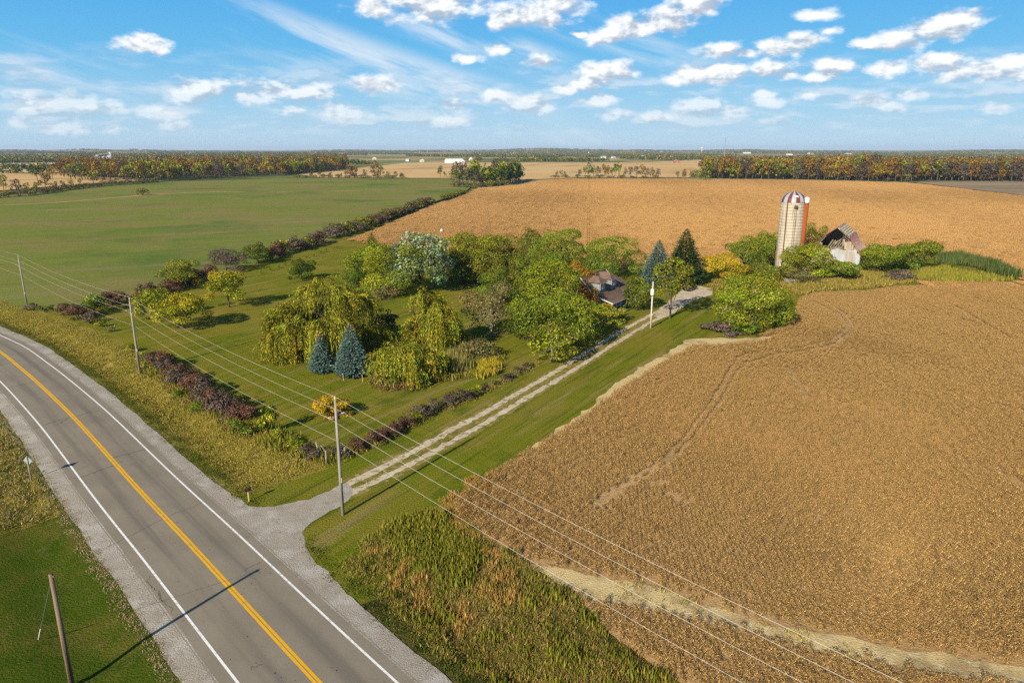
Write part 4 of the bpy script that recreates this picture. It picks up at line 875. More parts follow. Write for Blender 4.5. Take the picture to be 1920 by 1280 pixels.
for k, (x, y, w, h, key) in enumerate([(128, 590, 5, 2.4, 'purple'), (150, 598, 5.5, 3, 'purple'), (170, 606, 4, 2.2, 'purgrey'), (190, 612, 2.5, 1.2, 'yg'), (205, 622, 2, 1, 'grey'), (62, 582, 4, 1.5, 'purgrey'), (85, 583, 4, 1.3, 'dark'), (248, 660, 2.2, 1.4, 'yg'), (268, 676, 2, 1.6, 'yg')]):
    shrub(key, x, y, w, h, {'purple': 'dark purple shrub under the small leafy tree near the road', 'purgrey': 'dull purple-grey shrub at the road end of the hedgerow', 'yg': 'small yellow bush near the pole on the verge', 'grey': 'little grey bush beside the short fence stump', 'dark': 'olive bush near the farthest pole'}[key], 'shrubs at the road end of the hedgerow', k)
for k, p in enumerate(along([(200, 572), (235, 566), (262, 560), (300, 552), (372, 527), (400, 515)], 3.4, 2)): shrub('purple', k, 2, rr.uniform(5, 6.6), rr.uniform(2.4, 3.6), 'dark purple shrub of the hedgerow bordering the green field', 'hedgerow shrubs beside the green field', k, world=p)
T('grey_shrub_tree', 'b', 'purgrey', 396, 455, 463, 424, 508, 'grey leafless-looking shrub tree in the hedgerow behind the lone yellow-green tree', .02, nl=16, dens=.7, s=.23)
T('shrub_tree', 'b', 'dark', 460, 510, 454, 484, 494, 'green and grey shrub tree in the middle of the hedgerow', .02, nl=16, s=.23, top='olive')
for k, p in enumerate(along([(505, 485), (540, 474), (575, 465), (605, 455)], 3.6, 3)):
    key = ['purple', 'purgrey', 'purple', 'yg'][k % 4 if k > 2 else 0]
    shrub(key, k, 3, rr.uniform(6, 7.6), rr.uniform(3.4, 5), {'purple': 'wide purple-brown shrub of the upper hedgerow', 'purgrey': 'wide grey-brown shrub of the upper hedgerow', 'yg': 'lime-coloured bush of the upper hedgerow'}[key], 'upper hedgerow shrubs', k, world=p)
for k, p in enumerate(along([(618, 448), (650, 440), (690, 427), (730, 410), (776, 393), (812, 381)], 4.6, 4)):
    key = ['purgrey', 'dark', 'purgrey', 'grey', 'purple', 'dark'][rr.integers(0, 6)]
    shrub(key, k, 4, rr.uniform(7, 9.5), rr.uniform(3.2, 5.2), {'purgrey': 'grey-purple bush in the fence line between green field and soybeans', 'dark': 'dark olive bush in the fence line between green field and soybeans', 'grey': 'grey bush in the fence line between green field and soybeans', 'purple': 'purple bush in the fence line between green field and soybeans'}[key], 'fence line bushes between the two fields', k, world=p)
for k, p in enumerate(along([(832, 373), (850, 368), (872, 362)], 6, 5)): shrub('dark', k, 5, 7, 3, 'low bush at the far end of the fence line', 'far fence line bushes', k, world=p)
for k, p in enumerate(along([(664, 846), (703, 832), (745, 812), (770, 796)], 1.25, 6)): shrub('purple', k, 6, rr.uniform(2.1, 2.8), rr.uniform(1.2, 1.7), 'knee-high dark purple shrub in the low hedge beside the drive', 'low hedge along the drive', k, world=p)
for k, p in enumerate(along([(788, 784), (830, 766), (881, 745)], 1.5, 7)): shrub('purgrey', k, 7, rr.uniform(2.4, 3.2), rr.uniform(1.3, 1.9), 'grey-purple shrub in the middle of the low hedge beside the drive', 'low hedge along the drive', k, world=p)
for k, p in enumerate(along([(895, 742), (923, 727), (965, 704), (1003, 684)], 1.7, 8)): shrub('purgrey' if k % 3 else 'grey', k, 8, rr.uniform(1.6, 2.3), rr.uniform(.7, 1.2), ['small grey bush in the upper end of the low hedge', 'small purple-grey bush in the upper end of the low hedge'][1 if k % 3 else 0], 'low hedge along the drive', k, world=p)
for k, (x, y) in enumerate([(780, 790), (896, 738), (884, 742)]): shrub('yg', x, y, 1.8, 1.3, 'small lime bush breaking the low hedge beside the drive', 'lime bushes in the low hedge', k)
for k, (X, Y) in enumerate([(40, 370), (110, 350), (172, 328), (222, 310), (275, 290), (330, 272), (380, 255), (435, 240), (485, 220), (530, 203), (580, 190), (612, 183)]): shrub('dark', 480 + X / 4, 421 + Y / 4, .8, 1.1, 'tiny dark sapling in the planted row on the mown lawn', 'row of planted saplings', k, name='sapling')
shrub('dark', 268, 366, 9, 5, 'lone bush standing in the green field', name='field_bush')
for k, (x, y) in enumerate([(1412, 627), (1455, 616), (1380, 625)]): shrub('green', x, y, 4, 2, 'leafy green sucker at the skirt of the big round tree', 'suckers round the big tree', k)

scatter_poly('hedge_weeds', GL([(262, 690), (285, 672), (350, 718), (420, 768), (480, 790), (540, 822), (600, 850), (660, 850), (650, 868), (600, 872), (540, 850), (470, 826), (410, 796), (345, 752), (285, 708)]), 3.0, tall_m + tall_g[:2] + tuft_v[:2], 'tangle of tall green and tan weeds along the foot of the purple hedge', 'weeds', 41, (.6, 1.7))
scatter_poly('low_hedge_weeds', GL([(655, 852), (703, 838), (745, 818), (790, 790), (835, 770), (885, 750), (965, 708), (1008, 687), (1004, 680), (960, 699), (880, 740), (828, 760), (786, 778), (742, 806), (700, 826), (655, 842)]), 3.0, tall_m + tuft_v[:2], 'tangled weeds along the low hedge beside the drive', 'weeds', 42, (.5, 1.5))
# --- reeds and pond plants
pond = GL([(800, 718), (850, 712), (900, 708), (930, 690), (940, 672), (905, 668), (860, 690), (820, 690)])
scatter_poly('pond_plants', pond, 2.6, tall_m + tall_g, 'tall mixed green and brown plants round the pond', 'plants', 21, (.7, 1.4))
scatter_poly('pond_reeds', GL([(830, 695), (838, 655), (868, 640), (892, 655), (880, 690), (850, 705)]), 2.6, tuft_set('reed', [(0.24, 0.21, 0.05), (0.17, 0.17, 0.04), (0.30, 0.25, 0.08)], 1.9, .10, 44, .4, 3, .4, seed=400), 'tall pale reed grass beside the tall willow', 'reeds', 22)
scatter_poly('yellow_pond_plants', GL([(898, 712), (905, 680), (925, 676), (935, 690), (925, 705)]), 2.6, tuft_set('yellow_stem', [(0.45, 0.32, 0.02), (0.36, 0.28, 0.03), (0.25, 0.22, 0.03)], 1.1, .12, 34, .3, 3, .4, seed=410), 'bright yellow plants at the pond edge', 'plants', 23)
scatter_poly('brown_pond_plants', GL([(690, 722), (730, 735), (775, 732), (800, 722), (815, 700), (700, 700)]), 2.2, tuft_set('brown_stem', [(0.22, 0.13, 0.05), (0.15, 0.10, 0.04), (0.12, 0.12, 0.03)], .7, .12, 34, .35, 3, .8, seed=415), 'brown low plants under the golden willow', 'plants', 24)
reed_dk = tuft_set('dark_reed', [(0.055, 0.085, 0.022), (0.08, 0.11, 0.03), (0.11, 0.12, 0.035)], 2.3, .16, 46, .7, 3, .35, seed=420)
reed_yl = tuft_set('yellow_reed', [(0.30, 0.25, 0.03), (0.22, 0.20, 0.03), (0.18, 0.18, 0.03)], 1.3, .16, 46, .7, 3, .5, seed=430)
ring = GL([(1752, 486), (1800, 484), (1850, 495), (1885, 508), (1902, 522), (1890, 528), (1868, 516), (1835, 503), (1790, 498), (1760, 503)])
scatter_poly('dark_reeds', ring, .7, reed_dk, 'curved belt of dark green reeds at the edge of the field beyond the barn', 'reeds', 25)
scatter_poly('yellow_reeds', GL([(1712, 526), (1722, 512), (1752, 503), (1790, 510), (1840, 518), (1888, 527), (1860, 530), (1780, 532)]), .8, reed_yl, 'yellow-green reeds in front of the dark reed belt', 'reeds', 26)
scatter_poly('island_grass', GL([(1330, 545), (1345, 520), (1450, 512), (1640, 506), (1720, 512), (1720, 530), (1620, 542), (1530, 546), (1495, 556), (1480, 540)]), .8, tuft_set('tan_weed', [(0.36, 0.25, 0.06), (0.24, 0.20, 0.04), (0.15, 0.14, 0.03)], .8, .14, 36, .6, 4, .7, seed=440), 'tan and olive weeds round the foot of silo and barn', 'weeds', 27)
# ------------------------------------------------------------------ poles and wires
INSUL = surf('insulator', (0.55, 0.53, 0.50), rough=.3, spec=.5)
def pole_height(bx, by, tx, ty): return ztop(tx, ty, G(bx, by)[1])
P1, P2, P3 = G(643, 965), G(262, 697), G(52, 580)
P0 = P1 + (P1 - P2); P4 = P3 + (P3 - P2) * 1.15
line_dir = (P2 - P1) / np.hypot(*(P2 - P1)); across = np.array([line_dir[1], -line_dir[0]])   # right-hand side seen along the line
if across[0] < 0: across = -across
def utility_pole(p, H, label, z=0.0):
    e = empty('utility_pole', (p[0], p[1], z)); tag(e, label, 'pole', 'poles carrying the roadside power line')
    MB().tube([(0, 0, -.3), (0, 0, H * .5), (0, 0, H)], [.17, .145, .115], 10).build('post', POLEWOOD, e, True)
    ins = MB(); ins.tube([(0, 0, H), (0, 0, H + .18)], [.03, .03], 6); ins.lathe([(.0, H + .18), (.07, H + .2), (.09, H + .28), (.05, H + .36), (.06, H + .42), (0, H + .46)], 8); ins.build('top_insulator', INSUL, e)
    for sg, dz in ((1, -1.25), (-1, -1.35)):
        a = across * sg; q = (a[0] * .75, a[1] * .75, H + dz)
        br = MB().bar((a[0] * .1, a[1] * .1, H + dz - .12), (a[0] * .6, a[1] * .6, H + dz), .07).build('bracket', METAL, e)
        b = MB(); b.tube([(a[0] * .55, a[1] * .55, H + dz - .02), q], [.07, .07], 8); b.build('insulator', INSUL, e)
    MB().box((.13 * across[0], .13 * across[1], H - 3.9), (.12, .12, .28)).build('spool', INSUL, e)
    MB().box((-line_dir[0] * .17, -line_dir[1] * .17, H * .32), (.08, .05, .45)).build('plate', METAL, e)
    return H
H1 = pole_height(643, 965, 633, 752)
z2 = 0.0
utility_pole(P1, H1, 'weathered grey wooden utility pole standing at the mouth of the drive')
utility_pole(P2, H1, 'wooden utility pole on the verge at the near end of the purple hedge', -.1)
utility_pole(P3, H1 * .98, 'wooden utility pole at the corner of the green field')
utility_pole(P0, H1, 'wooden utility pole carrying the wires over the corner of the soybean field')
utility_pole(P4, H1, 'wooden utility pole beyond the bend of the road at the green field')
# switch and lamp on the first pole
def attach(a, h, lat, dz): return np.array([a[0] + across[0] * lat, a[1] + across[1] * lat, h + dz])
def span(name, a, b, sag, label, group=None, r=.0105, parent=None):
    pts = []; n = 26
    for i in range(n + 1):
        t = i / n; q = a + (b - a) * t; pts.append((q[0], q[1], q[2] - sag * 4 * t * (1 - t)))
    o = MB().tube(pts, r, 5).build(name, WIRE, parent, True); tag(o, label, 'wire', group); return o
desc = ['topmost wire', 'lawn-side bracket wire', 'road-side bracket wire', 'lowest wire']
spans = [(P4, P3, 'beyond the farthest pole by the green field'), (P3, P2, 'between the green field corner and the hedge'), (P2, P1, 'over the lawn between hedge and drive'), (P1, P0, 'over the soybean field corner')]
for a, b, where in spans:
    for (lat, dz), dsc in zip(((0, .42), (.75, -1.25), (-.75, -1.35), (.2, -3.9)), desc):
        za, zb = H1, H1
        span('power_line', attach(a, H1, lat, dz), attach(b, H1, lat, dz), .75, dsc + ' of the power line ' + where, 'roadside power line wires')
e = empty('stub_pole', (*G(134, 1279), 0)); tag(e, 'short bare brown wooden stub pole on the mown grass across the road', 'pole')
Hs = pole_height(134, 1279, 101, 1076); b = MB(); b.tube([(0, 0, -.3), (0, 0, Hs * .5), (0, 0, Hs)], [.17, .15, .13], 10); b.build('post', REDWOOD, e, True)
MB().box((.05, 0, Hs - .12), (.34, .12, .10)).build('cleat', REDWOOD, e)
gp = G(72, 1198); sp_ = G(134, 1279); gy = MB().tube([(0, 0, Hs - .25), ((gp - sp_)[0], (gp - sp_)[1], .02)], .012, 5).build('guy_wire', METAL, e)
MB().tube([(((gp - sp_) * .82)[0], ((gp - sp_) * .82)[1], (Hs - .25) * .18 + .02), ((gp - sp_)[0], (gp - sp_)[1], .02)], .035, 6).build('guy_guard', WHITE, e)
# pole with the transformer by the house
pt = G(1220, 615); Ht = pole_height(1220, 615, 1227, 528); e = empty('transformer_pole', (*pt, 0)); tag(e, 'pale slim pole with a white transformer can beside the drive', 'pole')
MB().tube([(0, 0, -.3), (0, 0, Ht * .5), (0, 0, Ht)], [.16, .14, .12], 10).build('post', PALEPOLE, e, True)
tz = Ht * .78; c = MB(); c.lathe([(0, 0), (.30, .02), (.32, .1), (.32, 1.0), (.28, 1.12), (0, 1.18)], 16, (-.12, -.42, tz - .5)); tr = c.build('transformer', WHITE, e, True)
MB().tube([(-.12, -.42, tz + .66), (-.12, -.42, tz + 1.0)], [.06, .04], 6).build('bushing', INSUL, tr)
MB().bar((0, -.05, tz - .2), (-.1, -.3, tz - .2), .1).build('bracket', METAL, e)
MB().box((.1, -.18, 2.6), (.25, .14, .4)).build('meter_box', METAL, e)
span('service_wire', np.array([P1[0], P1[1], H1 - 1.3]), np.array([pt[0], pt[1], Ht - .2]), 3.2, 'thin service wire hanging from the drive-mouth pole to the white transformer pole', r=.007)

# ------------------------------------------------------------------ road sign, mailbox, posts, stakes
p = G(58, 898); e = empty('road_sign', (*p, -.05), 0); tag(e, 'diamond warning sign seen from its bare metal back on a wooden post', 'sign')
MB().box((0, 0, 1.2), (.09, .09, 2.7)).build('post', POLEWOOD, e)
dr = road_st(p)[0]; td = RD[int(dr[1])]; b = MB(); q = .50
b.prism([(0, -q), (q, 0), (0, q), (-q, 0)], .012); o = b.build('panel', surf('sign_back', (0.34, 0.41, 0.45), rough=.45, spec=.5, metal=.3), e); o.location = (0, .052, 2.05); o.rotation_euler = (0, 0, math.radians(-8))
p = G(467, 940); e = empty('mailbox', (*p, .0), math.radians(-47)); tag(e, 'black mailbox on a yellow wooden post at the drive mouth', 'mailbox')
MB().box((0, 0, .55), (.10, .10, 1.16)).build('post', surf('yellow_wood', (0.62, 0.46, 0.16)), e)
b = MB(); n = 9; prof = [(-.13, 0)] + [(.13 * math.cos(a), .16 + .13 * math.sin(a)) for a in np.linspace(math.pi, 0, n)] + [(.13, 0)]
b.prism(prof, .62, Matrix.Translation((0, -.31, 1.14))); bx_ = b.build('box', BLACK, e)
MB().box((0, -.318, 1.26), (.22, .012, .2)).build('door', BLACK, bx_); MB().box((.145, -.1, 1.36), (.012, .05, .16)).build('flag', surf('flag_red', (.5, .03, .02)), bx_)
MB().box((0, 0, 1.125), (.2, .5, .025)).build('board', OLDWOOD, e)
for k, (x, y, h, tl, lb) in enumerate([(612, 870, 1.5, .03, 'upright weathered old gate post beside the drive hedge'), (601, 856, 1.7, -.22, 'leaning pale old gate post in the brambles'), (647, 858, 1.2, .02, 'short weathered fence post at the start of the low hedge'), (214, 619, 1.1, .25, 'short leaning fence stump on the lawn by the grey bush')]):
    e = empty('fence_post', place(x, y)); tag(e, lb, 'post'); MB().tube([(0, 0, -.2), (tl * h, 0, h)], [.11, .09], 7).build('post', OLDWOOD, e)
    if k == 1: MB().bar((.12, .05, 1.3), (1.15, -.5, .15), .09).build('brace', OLDWOOD, e)
    else: MB().tube([(tl * h, 0, h - .01), (tl * h * 1.02, 0, h + .04)], [.092, .05], 7).build('cap', OLDWOOD, e)
for k, (x, y) in enumerate([(644, 713), (680, 716), (708, 727), (738, 732), (767, 729), (790, 726), (848, 714), (872, 710), (910, 700)]):
    o = MB().tube([(0, 0, -.1), (.02 * (k % 3 - 1), 0, 1.05)], [.035, .03], 6).build('stake', STAKE); o.location = place(x, y); tag(o, 'pale wooden stake of the wire fence round the pond', 'stake', 'stakes round the pond')
p = G(645, 769, 8.8)

# ------------------------------------------------------------------ house
SHINGLE = surf('brown_shingle', (0.17, 0.115, 0.085), [((0.115, 0.08, 0.065), 1.2, .42, .62), ((0.24, 0.165, 0.12), 5, .52, .7)], bumps=(6, .03))
SIDING = surf('red_siding', (0.22, 0.055, 0.035), [((0.15, 0.04, 0.03), 2, .45, .6)])
CLAP = surf('grey_clapboard', (0.24, 0.25, 0.26), [((0.18, 0.19, 0.20), 2, .45, .6)])
TRIM = surf('white_trim', (0.55, 0.54, 0.51)); DECK = surf('deck_wood', (0.36, 0.27, 0.18), [((0.24, 0.17, 0.11), 3, .45, .6)]); BRICK = surf('brick_chimney', (0.28, 0.11, 0.08), [((0.36, 0.2, 0.16), 6, .5, .6)])
def house():
    az = math.radians(33); cor = G(1124, 588); ax = np.array([math.cos(az), -math.sin(az)]); ay = np.array([math.sin(az), math.cos(az)])
    hw, L, ev, rg = 4.4, 11.0, 2.9, 7.1
    c = cor - ax * hw + ay * L / 2
    e = empty('house', (c[0], c[1], 0), -az); tag(e, 'story-and-a-half house with brown shingle roof, two dormers and a red gable among the trees', 'house')
    MB().box((0, 0, .2), (2 * hw - .1, L - .1, .5)).build('foundation', CLAP, e)
    for y0, m in ((-L / 2, SIDING), (L / 2 - .16, SIDING)):
        g = MB().prism([(-hw, .4), (hw, .4), (hw, ev), (0, rg - .15), (-hw, ev)], .16, Matrix.Translation((0, y0, 0))); g.build('gable_wall', m, e)
    for sx in (-1, 1): MB().box((sx * (hw - .08), 0, ev / 2 + .2), (.16, L - .34, ev - .4)).build('side_wall', CLAP, e)
    sl_ = (rg - ev) / hw; ov = .45
    for sx in (-1, 1):
        X1 = hw + ov; zb = rg - sl_ * X1; q = [(0, -L / 2 - .4, rg), (sx * X1, -L / 2 - .4, zb), (sx * X1, L / 2 + .4, zb), (0, L / 2 + .4, rg)]
        if sx < 0: q = [q[0], q[3], q[2], q[1]]
        MB().slab(q, .14).build('roof_slope', SHINGLE, e)
    MB().bar((0, -L / 2 - .42, rg + .02), (0, L / 2 + .42, rg + .02), .3, .08).build('ridge_cap', SHINGLE, e)
    for sx in (-1, 1):
        for yy in (-L / 2 - .44, L / 2 + .44): MB().bar((0, yy, rg - .1), (sx * (hw + ov), yy, rg - sl_ * (hw + ov) - .1), .06, .24).build('rake_board', TRIM, e)
        MB().bar((sx * (hw + ov + .04), -L / 2 - .4, rg - sl_ * (hw + ov) - .1), (sx * (hw + ov + .04), L / 2 + .4, rg - sl_ * (hw + ov) - .1), .06, .16).build('eave_board', TRIM, e)
    def window(x, y, z, w, h, face, parent):
        d = .08; f = MB()
        def bx(cx, cz, ww, hh):
            if face == 'y': f.box((x + cx, y, z + cz), (ww, d, hh))
            else: f.box((x, y + cx, z + cz), (d, ww, hh))
        for s in (-1, 1): bx(s * (w / 2), 0, .09, h + .18); bx(0, s * (h / 2), w - .1, .09)
        bx(0, 0, w - .1, .05); fo = f.build('window', TRIM, parent)
        g = MB().box((x, y, z), ((w - .09, .03, h - .09) if face == 'y' else (.03, w - .09, h - .09))).build('pane', GLASS, fo)
    yg = -L / 2 - .03
    for x, z, w, h in ((-1.2, 4.3, .9, 1.2), (1.2, 4.3, .9, 1.2), (-2.6, 1.7, 1.0, 1.4), (.4, 1.7, 1.0, 1.4), (2.8, 1.7, 1.0, 1.4)): window(x, yg, z, w, h, 'y', e)
    for y in (-3.6, -.6, 2.4, 4.4): window(hw + .02, y, 1.75, 1.1, 1.3, 'x', e)
    # dormers on the slope towards the drive
    for yd in (-2.7, 2.6):
        wd, xf, zt = 2.6, 3.5, 6.0; xb = (rg - zt) / sl_
        d = MB(); z0 = rg - sl_ * xf
        d.add([(xf, yd - wd / 2, z0), (xf, yd + wd / 2, z0), (xf, yd + wd / 2, zt), (xf, yd - wd / 2, zt), (xb, yd - wd / 2, zt), (xb, yd + wd / 2, zt)], [(0, 1, 2, 3), (0, 3, 4), (1, 5, 2)])
        dm = d.build('dormer', CLAP, e)
        rz = 7.0; o_ = .35; xr_ = (rg - rz) / sl_; xe = (rg - (zt - .1)) / sl_
        for s in (-1, 1):
            q = [(xr_, yd, rz), (xf - .9, yd, rz), (xf + o_, yd + s * (wd / 2 + o_), zt - .12), (xe, yd + s * (wd / 2 + o_), zt - .12)]
            if s > 0: q = [q[0], q[3], q[2], q[1]]
            MB().slab(q, .1).build('dormer_roof', SHINGLE, dm)
        MB().add([(xf - .9, yd, rz), (xf + o_, yd - wd / 2 - o_, zt - .12), (xf + o_, yd + wd / 2 + o_, zt - .12)], [(0, 1, 2)]).build('dormer_hip', SHINGLE, dm)
        MB().bar((xf + o_, yd - wd / 2 - o_, zt - .2), (xf + o_, yd + wd / 2 + o_, zt - .2), .05, .16).build('dormer_eave', TRIM, dm)
        for k in (-.6, .6): window(xf + .03, yd + k, 5.1, .9, 1.2, 'x', dm)
    # porch
    pw = 2.7; x0, x1 = hw, hw + pw; ya, yb = -L / 2 - .2, 1.4
    MB().slab([(x0 + .1, ya, 3.25), (x1 + .3, ya, 2.45), (x1 + .3, yb, 2.45), (x0 + .1, yb, 3.25)], .12).build('porch_roof', SHINGLE, e)
    MB().bar((x1 + .32, ya, 2.36), (x1 + .32, yb, 2.36), .05, .2).build('porch_fascia', TRIM, e)
    MB().bar((x0 + .1, ya - .03, 3.16), (x1 + .3, ya - .03, 2.36), .05, .2).build('porch_rake', TRIM, e)
    MB().box(((x0 + x1) / 2, (ya + yb) / 2, .42), (pw, yb - ya, .12)).build('porch_deck', DECK, e)
    for y in (ya + .15, ya + 2.4, ya + 4.6, yb - .15): MB().box((x1 - .1, y, 1.4), (.16, .16, 1.9)).build('porch_post', TRIM, e)
    for z in (.75, 1.3): MB().bar((x1 - .1, ya + .3, z), (x1 - .1, ya + 4.5, z), .05).build('rail', TRIM, e)
    MB().box((x1 + .5, ya + 5.4, .22), (1.0, 1.4, .22)).build('step', DECK, e)
    MB().box((hw + .05, 1.9, 1.4), (.08, .95, 2.05)).build('door', DECK, e)
    # rear wing and chimney
    MB().box((1.5, L / 2 + 2.2, 1.5), (6.0, 4.4, 3.0)).build('wing_wall', CLAP, e)
    MB().slab([(4.8, L / 2 - .1, 3.0), (4.8, L / 2 + 4.8, 3.0), (1.5, L / 2 + 4.8, 4.9), (1.5, L / 2 - .1, 4.9)], .12).build('wing_roof', SHINGLE, e)
    MB().slab([(1.5, L / 2 - .1, 4.9), (1.5, L / 2 + 4.8, 4.9), (-1.8, L / 2 + 4.8, 3.0), (-1.8, L / 2 - .1, 3.0)], .12).build('wing_roof', SHINGLE, e)
house()

# ------------------------------------------------------------------ silo
STAVE = None
def stave_mat():
    m, nt, out = newmat('concrete_staves'); p = principled(nt, out, .9, .15)
    tc = nt.nodes.new('ShaderNodeTexCoord'); sp = nt.nodes.new('ShaderNodeSeparateXYZ'); nt.links.new(tc.outputs['Object'], sp.inputs[0])
    at = nt.nodes.new('ShaderNodeMath'); at.operation = 'ARCTAN2'; nt.links.new(sp.outputs[1], at.inputs[0]); nt.links.new(sp.outputs[0], at.inputs[1])
    mu = nt.nodes.new('ShaderNodeMath'); mu.operation = 'MULTIPLY'; nt.links.new(at.outputs[0], mu.inputs[0]); mu.inputs[1].default_value = 3.2
    cb = nt.nodes.new('ShaderNodeCombineXYZ'); nt.links.new(mu.outputs[0], cb.inputs[0]); nt.links.new(sp.outputs[2], cb.inputs[1])
    br = nt.nodes.new('ShaderNodeTexBrick'); nt.links.new(cb.outputs[0], br.inputs['Vector']); br.inputs['Scale'].default_value = 1; br.inputs['Brick Width'].default_value = .5; br.inputs['Row Height'].default_value = .76
    br.inputs['Mortar Size'].default_value = .018; br.inputs['Color1'].default_value = (0.53, 0.47, 0.36, 1); br.inputs['Color2'].default_value = (0.44, 0.385, 0.29, 1); br.inputs['Mortar'].default_value = (0.25, 0.21, 0.16, 1)
    c = nmix(nt, nnoise(nt, coords(nt, (1, 1, .12)), .9, 5, .6, .5, .72), br.outputs['Color'], (0.30, 0.25, 0.18)); c = nmix(nt, nnoise(nt, coords(nt, (1, 1, .05)), 2.2, 4, .6, .56, .7), c, (0.22, 0.15, 0.10))
    nt.links.new(c, p.inputs['Base Color']); return m
def silo():
    p = G(1474, 514); r0, Hs = 3.05, ztop(1487, 378, p[1]); e = empty('silo', (*p, 0)); tag(e, 'tall cream concrete stave silo with red and white striped dome', 'silo')
    MB().lathe([(r0, -.2), (r0, Hs)], 48).build('wall', stave_mat(), e, True)
    HOOP = surf('hoop_steel', (0.17, 0.12, 0.09)); hm = None
    z = .5
    while z < Hs - .2:
        if hm is None: h = MB().lathe([(r0 + .002, -.022), (r0 + .035, -.022), (r0 + .035, .022), (r0 + .002, .022)], 48).build('hoop', HOOP, e); hm = h.data
        else: h = link(bpy.data.objects.new('hoop', hm), e)
        h.location = (0, 0, z); z += .76 if z > Hs * .35 else .38
    RED = surf('dome_red', (0.13, 0.036, 0.026), [((0.18, 0.05, 0.03), 2, .5, .7)], rough=.5, spec=.3); SIL = surf('dome_silver', (0.31, 0.34, 0.37), [((0.24, 0.17, 0.12), 1.1, .52, .68)], rough=.5, spec=.4)
    n = 18; Hd = 2.55
    for k in range(n):
        prof = [(r0 + .12, Hs - .12)] + [((r0 + .08) * math.cos(t), Hs + Hd * math.sin(t)) for t in np.linspace(0, math.pi / 2 * .965, 9)]
        MB().lathe(prof, 3, (0, 0, 0), 2 * math.pi * k / n, 2 * math.pi * (k + 1) / n).build('dome_panel', RED if k % 2 else SIL, e, True)
    MB().lathe([(.3, Hs + Hd - .08), (.2, Hs + Hd + .12), (0, Hs + Hd + .16)], 12).build('dome_cap', SIL, e)
    view = math.atan2(-p[1], -p[0])                      # towards the photographer's side
    def at(off, r): a = view + off; return (math.cos(a) * r, math.sin(a) * r)
    # orange unloading chute up the right-hand side
    ca = at(1.28, r0 + .25); b = MB(); b.tube([(ca[0], ca[1], 0), (ca[0], ca[1], Hs - .1)], [.62, .62], 14); ch = b.build('chute', surf('chute_orange', (0.27, 0.072, 0.02), [((0.17, 0.06, 0.028), 1.2, .45, .6, (1, 1, .1))], rough=.6), e, True)
    b = MB(); b.lathe([(.66, -.1), (.66, .9), (.5, 1.15), (0, 1.3)], 14, (ca[0], ca[1], Hs)); b.build('chute_cap', WHITE, ch, True)
    pa = at(-.42, r0 + .16); MB().tube([(*pa, 0), (*pa, Hs + .35)], [.13, .13], 10).build('fill_pipe', surf('rusty_pipe', (0.10, 0.06, 0.045)), e, True)
    lad = MB(); l1, l2 = at(.16, r0 + .2), at(.30, r0 + .2)
    for l in (l1, l2): lad.bar((*l, 3), (*l, Hs - .6), .045)
    z = 3.2
    while z < Hs - .7: lad.bar((*l1, z), (*l2, z), .035); z += .38
    lad.build('ladder', HOOP, e)
    ha = at(.23, r0 + .3); ht = MB().box((ha[0], ha[1], Hs - 1.15), (.9, .5, .7), view + math.pi / 2).build('platform', surf('platform_dark', (0.07, 0.07, 0.06)), e)
    wn = at(.25, r0 * .78); MB().box((wn[0], wn[1], Hs + 1.15), (.9, .5, 1.0), view + math.pi / 2).build('dome_hatch', WHITE, e)
silo()

